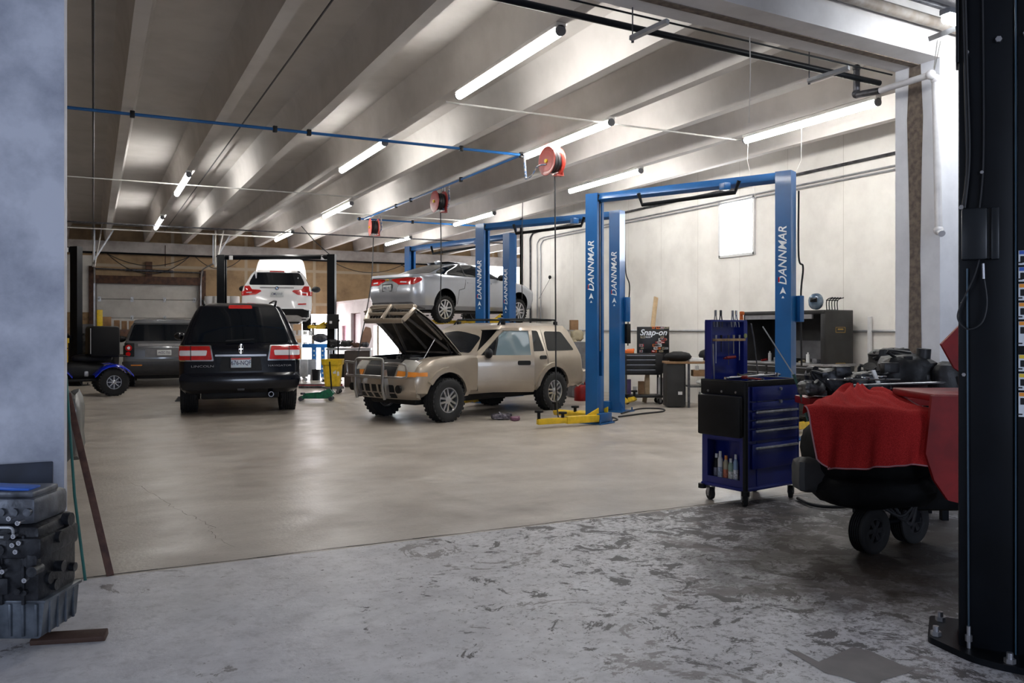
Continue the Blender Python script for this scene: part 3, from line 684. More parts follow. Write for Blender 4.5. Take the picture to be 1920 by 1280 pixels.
# ---- grey SUV far left
PG = mat('grey_car_paint', (.15, .155, .165), .24, .4, var=.1, scale=2, coat=.7)
def suv_grey():
    k = [(.32, .25, 4.4, .82), (.42, .06, 4.6, .92), (.62, 0, 4.78, .96), (.70, .02, 4.78, .965), (.74, .05, 4.75, .965), (1.0, .06, 4.7, .96), (1.08, .08, 4.5, .95), (1.15, .12, 3.7, .93), (1.2, .15, 3.55, .91), (1.62, .30, 2.9, .76), (1.72, .36, 2.7, .70), (1.76, .5, 2.5, .62), (1.78, .9, 2.1, .4)]
    t = thing('grey_suv', 'dark grey boxy SUV parked in the rear left corner in front of the garage door', 'car', XY(308, 21.5), head(290))
    bm = body_mesh(k, (.10, .12, .5, .3), (.04, .12)); bvh = BVHTree.FromBMesh(bm); xa, xf = 1.0, 3.75
    boolean(bm, [arch(x, s*.6, .38, .45, s) for x in (xa, xf) for s in (1, -1)], [PG, K['blackp']], 'body', t)
    decal(bvh, [(-.84, 1.20), (.84, 1.20), (.70, 1.62), (-.70, 1.62)], 'rear', .010, 'rear_window', K['glass'], t, rr=.05)
    decal(bvh, [(-.72, 1.64), (.72, 1.64), (.68, 1.72), (-.68, 1.72)], 'rear', .03, 'roof_spoiler', PG, t, rr=.02, depth=.04)
    decal(bvh, [(-.62, 1.06), (.62, 1.06), (.62, 1.12), (-.62, 1.12)], 'rear', .016, 'tailgate_trim', mat('silver_trim', (.4, .4, .42), .3, .8), t, rr=.01)
    decal(bvh, [(-.45, .78), (.45, .78), (.45, 1.0), (-.45, 1.0)], 'rear', .006, 'plate_recess', mat('grey_recess', (.16, .16, .17), .5), t, rr=.02)
    decal(bvh, [(-.95, .34), (.95, .34), (.96, .68), (-.96, .68)], 'rear', .03, 'bumper', mat('dark_bumper', (.035, .036, .04), .4), t, rr=.03, depth=.04)
    for s in (1, -1):
        kd = 'left' if s > 0 else 'right'; q = lambda L: [(s*a, b) for a, b in L]
        l = decal(bvh, q([(.70, .80), (.95, .80), (.95, 1.14), (.70, 1.14)]), 'rear', .014, 'tail_light', K['blackp'], t, rr=.02)
        for (yy, zz, rr_, mm) in ((.83, 1.02, .075, K['red']), (.83, 1.02, .035, K['white']), (.84, .87, .055, K['red'])):
            a = decal(bvh, q([(yy+rr_*math.cos(2*PI*i/16), zz+rr_*math.sin(2*PI*i/16)) for i in range(16)]), 'rear', .022 if rr_ > .04 else .03, 'lamp_ring', mm, l); a.matrix_parent_inverse = Matrix.Translation(l.location).inverted()
        decal(bvh, q([(.52, .58), (.78, .58), (.78, .61), (.52, .61)]), 'rear', .036, 'reflector', K['amber'], t)
        for P in ([(.5, 1.24), (1.2, 1.24), (1.2, 1.62), (.6, 1.60)], [(1.28, 1.24), (2.1, 1.24), (2.1, 1.65), (1.28, 1.64)], [(2.18, 1.24), (3.3, 1.22), (2.8, 1.62), (2.18, 1.65)]):
            decal(bvh, P, kd, .014, 'side_window', K['glass'], t, rr=.03, res=.05, depth=.03)
        mirror(t, 3.1, s*.93, 1.22, s, K['blackp'], 1.1)
        for x in (xa, xf): wheel(t, x, s*.83, .37, .37, .26, .25, s, 5, 'wide')
    plate(t, .03, -.0, .90, .34, .14, 'WZC 733', 'white')
    a = MB(); a.box((2.3, 0, .3), (4.0, 1.3, .16), bev=.03); a.build('undercarriage', K['blackp'], t)
suv_grey()
# ---- tan SUV, hood up, driver's door open
PT = mat('tan_car_paint', (.42, .36, .29), .32, .45, var=.08, scale=2, coat=.5)
def suv_tan():
    sc = .93; fd = V((-2.5, -1.0, 0)).normalized(); ang = math.atan2(fd.y, fd.x)
    t = thing('tan_suv', 'tan SUV on the floor, hood raised, front door ajar, tube brush guard on its nose', 'car', (0, 0, 0), ang)
    t.scale = (sc, sc, sc); R_ = Matrix.Rotation(ang, 3, 'Z'); L_ = V((7.67, 13.6, 0))-R_ @ (V((1.12, .90, 0))*sc); t.location = L_
    k = [(.44, .2, 4.7, .80), (.52, .02, 4.86, .88), (.70, 0, 4.90, .90), (.80, .05, 4.88, .905), (.98, .08, 4.80, .91), (1.08, .10, 4.66, .90), (1.13, .12, 4.45, .88), (1.155, .13, 3.65, .875), (1.20, .15, 3.45, .86), (1.58, .32, 2.92, .725), (1.68, .40, 2.72, .665), (1.72, .55, 2.5, .56), (1.74, .9, 2.2, .4)]
    bm = body_mesh(k, (.14, .16, .30, .30), (.05, .14)); bvh = BVHTree.FromBMesh(bm); xa, xf = 1.12, 4.065
    dark = mat('dark_interior', (.012, .012, .014), .8)
    def doorhole(c):
        c.prism([(2.28, .50), (3.30, .50), (3.32, 1.13), (2.82, 1.60), (2.36, 1.62), (2.28, 1.1)], .6, Matrix(((1, 0, 0, 0), (0, 0, 1, .42), (0, 1, 0, 0), (0, 0, 0, 1))))
    boolean(bm, [arch(x, s*.6, .40, .47, s) for x in (xa, xf) for s in (1, -1)]+[lambda c: c.box((4.13, 0, 1.1), (1.12, 1.42, .7)), doorhole], [PT, dark], 'body', t)
    def sub(o, p): o.parent = p; o.matrix_parent_inverse = Matrix.Translation(p.location).inverted(); return o
    # glass
    decal(bvh, [(2.98, -.66), (3.42, -.76), (3.44, 0), (3.42, .76), (2.98, .66), (2.93, 0)], 'top', .008, 'windshield', K['glass'], t, rr=.05)
    decal(bvh, [(-.70, 1.15), (.70, 1.15), (.58, 1.55), (-.58, 1.55)], 'rear', .008, 'rear_window', K['glass'], t, rr=.05)
    for s in (1, -1):
        kd = 'left' if s > 0 else 'right'; q = lambda L: [(s*a, b) for a, b in L]
        decal(bvh, [(.42, 1.18), (1.28, 1.18), (1.24, 1.57), (.70, 1.56)], kd, .008, 'quarter_window', K['glass'], t, rr=.06)
        decal(bvh, [(1.38, 1.18), (2.22, 1.18), (2.22, 1.60), (1.44, 1.58)], kd, .008, 'rear_door_window', K['glass'], t, rr=.04)
        decal(bvh, [[(1.30, .62), (1.31, .62), (1.33, 1.6), (1.32, 1.6)], [(2.265, .48), (2.275, .48), (2.275, 1.62), (2.265, 1.62)]], kd, .003, 'door_seam', K['blackp'], t)
        decal(bvh, [(1.36, 1.02), (1.56, 1.02), (1.56, 1.09), (1.36, 1.09)], kd, .02, 'door_handle', K['blackp'], t, rr=.03, depth=.03)
        # wheel arch flares
        for x in (xa, xf):
            P = []
            for (r_, rng) in ((.47, range(0, 15)), (.56, range(14, -1, -1))):
                for i in rng: a_ = math.radians(-8+196*i/14); P.append((x+r_*math.cos(a_), .40+r_*math.sin(a_)))
            n_ = len(P)//2
            quads = [[P[i], P[i+1], P[n_*2-2-i], P[n_*2-1-i]] for i in range(n_-1)]
            quads = [qd for qd in quads if min(p[1] for p in qd) > .44 and max(p[0] for p in qd) < 4.56]
            decal(bvh, quads, kd, .045, 'wheel_arch_flare', PT, t, depth=.06, ang=60)
        wheel(t, xa, s*.82, .38, .38, .27, .215, s, 5, 'double'); wheel(t, xf, s*.82, .38, .38, .27, .215, s, 5, 'double', steer=0)
        # headlamps
        decal(bvh, q([(.44, .90), (.78, .88), (.80, 1.06), (.44, 1.08)]), 'front', .015, 'headlight', mat('headlamp_glass', (.42, .40, .36), .15, coat=1), t, rr=.02)
        decal(bvh, q([(.46, .80), (.82, .80), (.84, .875), (.46, .895)]), 'front', .02, 'turn_signal', K['amber'], t, rr=.015)
        decal(bvh, [(4.55, .81), (4.72, .81), (4.70, .87), (4.55, .88)], kd, .02, 'side_marker', K['amber'], t, rr=.01)
        rail(None, [(.62, s*.60, 1.66), (.70, s*.58, 1.80), (1.5, s*.58, 1.815), (2.35, s*.58, 1.80), (2.45, s*.60, 1.68)], .018, 'roof_rail', K['blackm'], t, feet=[(.70, s*.6, 1.735), (2.3, s*.6, 1.735)])
        a = MB()
        a.cyl((4.93, s*.62, .60), (4.96, s*.62, .60), .07, seg=18); a.build('fog_light', K['blackp'], t)
    for xx in (.8, 2.1): a = MB(); a.tube([(xx, -.58, 1.79), (xx, .58, 1.79)], .015); a.build('roof_crossbar', K['blackm'], t)
    # bumper
    decal(bvh, [(-.80, .47), (.80, .47), (.82, .76), (-.82, .76)], 'front', .07, 'front_bumper', PT, t, rr=.05, depth=.09)
    decal(bvh, [(-.46, .50), (.46, .50), (.46, .68), (-.46, .68)], 'front', .075, 'lower_intake', K['blackp'], t, rr=.03)
    decal(bvh, [[(x-.02, .50), (x+.02, .50), (x+.02, .68), (x-.02, .68)] for x in (-.28, -.09, .09, .28)], 'front', .085, 'intake_bar', PT, t)
    decal(bvh, [(-.86, .47), (.86, .47), (.88, .76), (-.88, .76)], 'rear', .06, 'rear_bumper', PT, t, rr=.05, depth=.08)
    decal(bvh, [(-.40, .80), (.40, .80), (.40, 1.08), (-.40, 1.08)], 'front', .012, 'radiator', K['blackp'], t, rr=.02)
    # brush guard of bent tube
    X = 5.06
    g = MB(); r = .027
    for s in (1, -1):
        g.tube(curve([(X-.03, s*.37, .42), (X+.02, s*.37, .6), (X+.02, s*.37, .80), (X+.01, s*.37, 1.02), (X-.0, s*.34, 1.09), (X-.0, s*.25, 1.105), (X-.0, 0, 1.105)], 6), r, 8)
        g.tube(curve([(X, s*.37, 1.03), (X-.02, s*.60, 1.04), (X-.06, s*.76, 1.035), (X-.12, s*.80, 1.0), (X-.14, s*.80, .84), (X-.10, s*.76, .80), (X-.04, s*.6, .80), (X+.0, s*.37, .80)], 6), r*.75, 8)
        g.tube([(X-.14, s*.37, .46), (X, s*.37, .46)], r)
        g.bar((X-.10, s*.37, .44), (X-.02, s*.37, .92), .09, .012)
    g.tube([(X+.01, -.37, .80), (X+.01, .37, .80)], r*1.1, 8)
    g.build('brush_guard', mat('guard_tube', (.35, .34, .33), .3, .85, var=.15), t)
    # engine bay
    a = MB(); random.seed(8)
    a.box((4.1, 0, .86), (.95, 1.3, .1), bev=.02); a.box((4.05, 0, 1.0), (.5, .5, .2), bev=.05); a.cyl((4.05, 0, 1.08), (4.05, 0, 1.15), .2, seg=20)
    for i in range(16):
        x, y = random.uniform(3.7, 4.5), random.uniform(-.6, .6); a.box((x, y, 1.0), (random.uniform(.06, .2), random.uniform(.06, .2), random.uniform(.1, .24)), bev=.02)
    for i in range(8):
        x, y = random.uniform(3.7, 4.4), random.uniform(-.5, .4); a.tube(curve([(x, y, 1.05), (x+.1, y+.15, 1.14), (x+.2, y+.3, 1.02)], 5), .018, 6)
    e = a.build('engine', mat('engine_dark', (.03, .03, .032), .5, .3, var=.5, scale=20), t)
    a = MB(); a.box((4.35, .45, 1.03), (.18, .24, .18), bev=.01); sub(a.build('battery', K['grey'], None, center=True), e) if False else a.build('battery', K['grey'], t)
    # raised hood: panel, lined underside and the cross-bar grille that lifts with it
    hd = V((3.55, 0, 1.17)); Mh = Matrix.Translation(hd) @ Matrix.Rotation(-math.radians(41), 4, 'Y')
    n = 10; g1 = []
    for i in range(n+1):
        u = i/n; g1.append([(u*1.30, j/6*(.80-.06*u), .055*(1-(j/6)**2)*(1-.3*u)-.10*max(0, u-.55)**2*3+.02*math.sin(PI*u)-(.05 if abs(j) == 6 else 0)) for j in range(-6, 7)])
    a = MB(); sheet(a, g1, .012, Mh); hood = a.build('open_hood', PT, t)
    def subh(o): o.parent = hood; o.matrix_parent_inverse = Matrix.Translation(hood.location).inverted(); return o
    g2 = [[(p[0]*.97+.01, p[1]*.95, p[2]-.02) for p in r_] for r_ in g1]
    liner = mat('hood_underside', (.05, .042, .035), .6, var=.4)
    a = MB(); sheet(a, g2, .03, Mh)
    subh(a.build('hood_liner', liner, t))
    a = MB(); rib = mat('hood_rib', (.20, .17, .14), .5, var=.2)
    for (p0, p1) in (((.15, -.6, -.07), (1.15, -.18, -.07)), ((.15, .6, -.07), (1.15, .18, -.07)), ((.12, -.62, -.07), (.12, .62, -.07)), ((.2, 0, -.06), (1.1, 0, -.07)), ((.5, -.66, -.08), (1.2, -.62, -.1)), ((.5, .66, -.08), (1.2, .62, -.1))):
        a.bar(Mh @ V(p0), Mh @ V(p1), .05, .03, bev=.008)
    subh(a.build('hood_brace', rib, t))
    a = MB(); gx = 1.34
    fr = [(-.50, -.30), (.50, -.30), (.60, .0), (.54, .03), (-.54, .03), (-.60, .0)]
    def gp_(y, z): return Mh @ V((gx-.06*abs(y)/.6, y, z-.04))
    for p, q in zip(fr, fr[1:]+fr[:1]): a.bar(gp_(*p), gp_(*q), .05, .09, bev=.012)
    a.bar(gp_(0, -.30), gp_(0, .03), .055, .06, bev=.01); a.bar(gp_(-.56, -.13), gp_(.56, -.13), .05, .06, bev=.01)
    gr = subh(a.build('grille', PT, t))
    a = MB()
    for i in range(13): y = -.5+i/12; a.bar(gp_(y, -.28)-Mh.to_3x3() @ V((.05, 0, 0)), gp_(y, 0)-Mh.to_3x3() @ V((.05, 0, 0)), .012, .02)
    x_ = a.build('grille_slats', K['blackp'], t); x_.parent = hood; x_.matrix_parent_inverse = Matrix.Translation(hood.location).inverted()
    a = MB(); a.tube([(4.45, .66, 1.05), (4.1, .62, 1.45)], .010); a.build('hood_strut', K['steel'], t)
    a = MB(); a.tube([(3.68, .62, 1.12), (3.85, .66, 1.36)], .012); a.tube([(3.68, -.62, 1.12), (3.85, -.66, 1.36)], .012); a.build('hood_hinge', K['dsteel'], t)
    # open door, built closed on the body then swung on its hinge
    bm2 = body_mesh(k, (.14, .16, .30, .30), (.05, .14)); bv2 = BVHTree.FromBMesh(bm2)
    piv = V((3.30, .90, 0)); th = -math.radians(41)
    Md = Matrix.Translation(piv) @ Matrix.Rotation(th, 4, 'Z') @ Matrix.Translation(-piv)
    door = decal(bv2, [(2.27, .47), (3.30, .47), (3.34, 1.14), (2.27, 1.14)], 'left', .006, 'open_door', PT, t, rr=.03, depth=.10)
    def place(o):
        o.matrix_basis = Md @ o.matrix_basis
    dparts = []
    dparts.append(decal(bv2, [[(2.27, 1.13), (2.33, 1.13), (2.36, 1.60), (2.30, 1.62)], [(2.30, 1.585), (2.80, 1.585), (2.82, 1.63), (2.30, 1.64)], [(2.80, 1.60), (2.84, 1.63), (3.37, 1.14), (3.26, 1.13)]], 'left', .008, 'window_frame', PT, t, depth=.05))
    dparts.append(decal(bv2, [(2.98, 1.13), (3.01, 1.13), (2.94, 1.48), (2.91, 1.50)], 'left', .0, 'window_divider', K['blackp'], t))
    gl = bpy.data.materials.new('clear_door_glass'); gl.use_nodes = True; b = gl.node_tree.nodes['Principled BSDF']; b.inputs['Base Color'].default_value = (.25, .35, .40, 1); b.inputs['Roughness'].default_value = .02; b.inputs['Alpha'].default_value = .55; b.inputs['Specular IOR Level'].default_value = 1.0
    dparts.append(decal(bv2, [(2.33, 1.14), (2.98, 1.14), (2.90, 1.50), (2.80, 1.58), (2.36, 1.59)], 'left', -.004, 'door_window', gl, t, depth=.006))
    dparts.append(decal(bv2, [(3.01, 1.14), (3.24, 1.14), (2.95, 1.45)], 'left', -.004, 'vent_window', K['glass'], t, depth=.006))
    dparts.append(decal(bv2, [(2.34, .96), (2.58, .96), (2.58, 1.04), (2.34, 1.04)], 'left', .02, 'door_handle', K['blackp'], t, rr=.03, depth=.03))
    dparts.append(decal(bv2, [(2.30, .66), (3.30, .66), (3.30, .69), (2.30, .69)], 'left', .014, 'door_moulding', PT, t, rr=.01, depth=.02))
    dparts.append(mirror(t, 3.12, .84, 1.18, 1, K['blackp'], 1.1))
    dparts.append(decal(bv2, [(2.31, .52), (3.26, .52), (3.28, 1.12), (2.31, 1.12)], 'left', -.09, 'inner_panel', K['grey'], t, depth=.04))
    for o in dparts:
        o.parent = door; o.matrix_parent_inverse = Matrix.Translation(door.location).inverted()
    place(door)
    a = MB(); a.box((2.75, .35, .75), (.55, .5, .18), bev=.06); a.bar((2.50, .35, .8), (2.38, .35, 1.35), .48, .14, bev=.06); a.build('front_seat', K['blackp'], t)
    a = MB(); a.lathe([(.18, -.012), (.19, 0), (.18, .012), (.165, .012), (.165, -.012)], Matrix.Translation((3.05, .36, 1.08)) @ Matrix.Rotation(math.radians(65), 4, 'Y'), 24, close=True); a.build('steering_wheel', K['blackp'], t)
    a = MB(); a.box((2.4, 0, .38), (4.3, 1.2, .16), bev=.04); a.cyl((xf, -.7, .38), (xf, .7, .38), .05); a.cyl((xa, -.7, .38), (xa, .7, .38), .06); a.box((xa, 0, .38), (.28, .3, .25), bev=.08); a.build('undercarriage', K['blackp'], t)
suv_tan()
# ---------------------------------------------------------------- two-post lifts
K['textw'] = mat('lettering_white', (.80, .85, .9), .5, var=.03)
def column(t, p, d, H, m, wd=.20, dp=.22, txt=None, ts=.16, tz=2.5, base=(.50, .42), cap=True, face=-1, lock=True):
    """C-section column; d = direction the channel opens (unit, world); face=-1/+1 which flange carries the lettering"""
    d = V(d).normalized(); n = V((-d.y, d.x, 0))
    M = Matrix(((d.x, n.x, 0, p.x), (d.y, n.y, 0, p.y), (0, 0, 1, 0), (0, 0, 0, 1)))
    w_, q = wd/2, .028; x0, x1 = -dp/2, dp/2; l = .055
    P = [(x0, -w_), (x1, -w_), (x1, -w_+l), (x1-q*.6, -w_+l), (x1-q*.6, -w_+q), (x0+q, -w_+q), (x0+q, w_-q), (x1-q*.6, w_-q), (x1-q*.6, w_-l), (x1, w_-l), (x1, w_), (x0, w_)]
    a = MB(); a.prism(P, H, M, z0=.02); col = a.build('column', m, t, center=False)
    a = MB(); a.box((0, 0, .012), (base[0], base[1], .024), M, bev=.004)
    for i in (-1, 1):
        for j in (-1, 1): a.cyl(M @ V((i*base[0]*.42, j*base[1]*.42, .02)), M @ V((i*base[0]*.42, j*base[1]*.42, .075)), .014, seg=8)
        a.prism([(i*dp/2, 0), (i*(base[0]*.46), 0), (i*dp/2, .18)] if i > 0 else [(i*dp/2, 0), (i*dp/2, .18), (i*(base[0]*.46), 0)], .012, M @ axM((1, 0, 0), (0, 0, 1), (0, w_-.01, .02)))
    a.build('base_plate', m, t, center=False)
    if cap:
        a = MB(); a.box((x1-.03, 0, H-.06), (.07, wd*.9, .12), M, bev=.01); a.build('pulley_bracket', K['blackp'], t)
    a = MB(); a.cyl(M @ V((0, 0, .1)), M @ V((0, 0, H-.1)), .022, seg=10); a.build('cylinder_rod', K['dsteel'], t)
    if txt:
        o = V((0, face*(w_+.003), tz)); x = V((0, 0, 1)); nrm = V((0, face, 0)); y = nrm.cross(x)
        text(txt, ts, M @ axM(x, y, o), K['textw'], t, bold=.012, shear=.25)
        Mx = M @ axM(x, y, o); z0 = -len(txt)*ts*.36-.02
        a = MB(); a.prism([(z0-.10, -.045), (z0, 0), (z0-.10, .045), (z0-.075, 0)], .002, Mx); a.prism([(z0-.155, -.02), (z0-.12, 0), (z0-.155, .02)], .002, Mx); a.build('logo', K['textw'], t)
        a = MB(); a.box((z0+.10, .055*(1), .001), (.07, .018, .002), Mx); a.build('logo_accent', K['red'], t)
    return M
def lift(name, label, pL, pR, H, m, txt, group=None, carz=.1, ov=0, lenb=None, tz=2.5, armm=None, arms=(), bar=True):
    d = (pR-pL); L_ = d.length; dn = d.normalized()
    t = thing(name, label, 'car lift')
    ML = column(t, pL, dn, H, m, txt=txt, tz=tz, face=-1)
    MR = column(t, pR, -dn, H, m, txt=txt, tz=tz+.0, face=1)
    a = MB(); z = H-.05
    a.bar(pL+V((0, 0, z))-dn*.05, pR+V((0, 0, z))+dn*.05, .10, .12, bev=.008); a.build('overhead_beam', m, t, center=False)
    if bar:
        n = V((-dn.y, dn.x, 0)); q = [pL+dn*(L_*f) for f in (.28, .30, .78, .80)]
        a = MB(); off = -n*.12
        a.tube([q[0]+off+V((0, 0, z-.02)), q[1]+off+V((0, 0, z-.2)), q[2]+off+V((0, 0, z-.16)), q[3]+off+V((0, 0, z))], .03, 8); a.build('shutoff_bar', K['blackm'], t)
        a = MB(); a.box(tuple(q[2]-dn*.15+off+V((0, 0, z-.06))), (.12, .12, .1), bev=.01); a.build('limit_switch', m, t)
    for side, (M, p) in enumerate(((ML, pL), (MR, pR))):
        a = MB(); a.box((.04, 0, carz+.35), (.15, .13, .75), M, bev=.01); a.box((.14, 0, carz+.07), (.16, .34, .14), M, bev=.01); a.build('carriage', m if not side else m, t, center=False)
    for (side, tip, ext) in arms:
        M = ML if side == 0 else MR; base = M @ V((.16, .13*ext, carz+.07))
        tipz = V((tip.x, tip.y, carz+.07)); mid = base+(tipz-base)*.55
        a = MB(); a.bar(base, mid, .11, .10, bev=.008, roll=0); a.bar(mid-(mid-base)*.15, tipz, .085, .075, bev=.006); arm = a.build('lift_arm', armm or K['yellow'], t)
        for f, hh in ((.60, .10), (.98, .14)):
            c = base+(tipz-base)*f; a = MB(); a.cyl(c+V((0, 0, .03)), c+V((0, 0, hh)), .025, seg=10); a.cyl(c+V((0, 0, hh)), c+V((0, 0, hh+.03)), .065, seg=14)
            for i in range(3): pass
            x = a.build('lift_pad', K['blackp'], arm); x.matrix_parent_inverse = Matrix.Translation(arm.location).inverted()
        if ext:
            a = MB(); pr = (tipz-base).normalized(); a.prism([(0, 0), (.24, 0), (0, .11)], .02, Matrix.Translation(base+V((0, 0, .05))) @ Matrix.Rotation(math.atan2(pr.y, pr.x), 4, 'Z') @ Matrix.Rotation(PI/2, 4, 'X')); x = a.build('arm_gusset', armm or K['yellow'], arm); x.matrix_parent_inverse = Matrix.Translation(arm.location).inverted()
    return t, ML, MR
BH = 3.64
AL, AR = XY(1115, 13.4), XY(1473, 11.5)
BL, BR = XY(905, 17.2), XY(1157, 15.3)
CL, CR = XY(769, 21.9), XY(955, 18.9)
tA, MA, MA2 = lift('vehicle_lift', 'blue two-post lift nearest the camera with its empty yellow arms on the floor', AL, AR, BH, K['blue'], 'DANNMAR', carz=.03,
     arms=[(0, G(1008, 803), -1), (0, G(1040, 783), 1), (1, XY(1420, 12.2), 1), (1, XY(1540, 12.6), -1)])
tB, MB1, MB2 = lift('vehicle_lift', 'middle blue two-post lift standing behind the tan SUV, nothing on its arms', BL, BR, BH, K['blue'], 'DANNMAR', carz=.05,
     arms=[(0, XY(870, 16.2), -1), (1, XY(1190, 16.6), -1)])
tC, MC1, MC2 = lift('vehicle_lift', 'farthest blue two-post lift, holding up the silver sedan', CL, CR, BH, K['blue'], 'DANNMAR', carz=1.62,
     arms=[(0, XY(800, 21.0), -1), (0, XY(870, 22.6), 1), (1, XY(868, 20.1), 1), (1, XY(938, 21.4), -1)], tz=2.45)
# control boxes, hoses and cables on the blue columns
def ctrl(t, p, du, z, size=(.10, .12, .45), m=None):
    a = MB(); q = p+cs(du, 0); a.box((q.x, q.y, z), size, Matrix.Identity(4), bev=.01); return a.build('control_box', m or K['blue'], t)
ctrl(tB, BR, .17, 1.86, m=K['blue']); ctrl(tB, BR, .19, 1.42, (.09, .09, .36), K['blackp'])
a = MB(); q = BR+cs(.14, .02); a.tube(curve([q+V((0, 0, 3.5)), q+V((.02, 0, 2.6)), q+cs(.09, 0)+V((0, 0, 2.3)), q+cs(.07, 0)+V((0, 0, 1.9)), q+cs(.06, 0)+V((0, 0, 1.2))], 8), .012, 6); a.build('power_cable', K['rubberh'], tB)
ctrl(tA, AR, .19, 1.78, (.08, .10, .36)); 
a = MB(); q = AR+cs(.18, 0); a.tube(curve([q+V((0, 0, 3.4)), q+V((0, 0, 2.5)), q+cs(.06, 0)+V((0, 0, 2.35)), q+cs(.03, 0)+V((0, 0, 1.95)), q+cs(.04, 0)+V((0, 0, 1.0))], 8), .014, 6); a.build('power_cable', K['rubberh'], tA)
a = MB(); q = AL+cs(.02, -.02); a.cyl(q+V((.05, -.04, 1.15)), q+V((.05, -.04, 3.5)), .008, seg=6); a.build('lift_cable', K['steel'], tA)
# ---- black lifts
XLp, XRp = XY(416, 24.4), XY(622, 24.2)
lift('vehicle_lift', 'black two-post lift holding up the white crossover', XLp, XRp, 3.64, K['blackm'], None, carz=1.5, arms=[(0, XY(452, 24.9), 1), (0, XY(450, 23.6), -1), (1, XY(575, 24.9), -1), (1, XY(578, 23.6), 1)], bar=False)
for k, (u, d) in enumerate(((433, 24.3), (605, 24.2))):
    a = MB(); p = W(u, 483, d); a.box(tuple(p), (.10, .08, .12), bev=.01); tag(a.build('junction_box', K['whitep'], None), ('small white box at the left end' if k == 0 else 'small white box at the right end')+' of the black beam above the white crossover', 'junction box')
a = MB(); p = XY(624, 23.95); a.box((p.x, p.y, 1.72), (.3, .25, .42), bev=.02); p2 = W(618, 605, 23.8); pu = a.build('power_unit', K['blackp'], None); tag(pu, 'black power unit box strapped to the right column of the black lift', 'power unit')
a = MB(); a.box(tuple(W(620, 604, 23.8)), (.07, .02, .07)); x = a.build('decal', K['paper'], pu); x.matrix_parent_inverse = Matrix.Translation(pu.location).inverted()
FLp = XY(143, 22.3); FL2 = XY(-90, 23.2)
lift('vehicle_lift', 'black two-post lift behind the quad bike, cut off by the wall on the left', FL2, FLp, 3.68, K['blackm'], None, carz=1.2, arms=[], bar=False)
a = MB(); a.box(tuple(W(122, 468, 22.2)), (.16, .1, .12), bev=.01); tag(a.build('junction_box', K['whitep'], None), 'small white box on the overhead beam at the far left beside the wall edge', 'junction box')
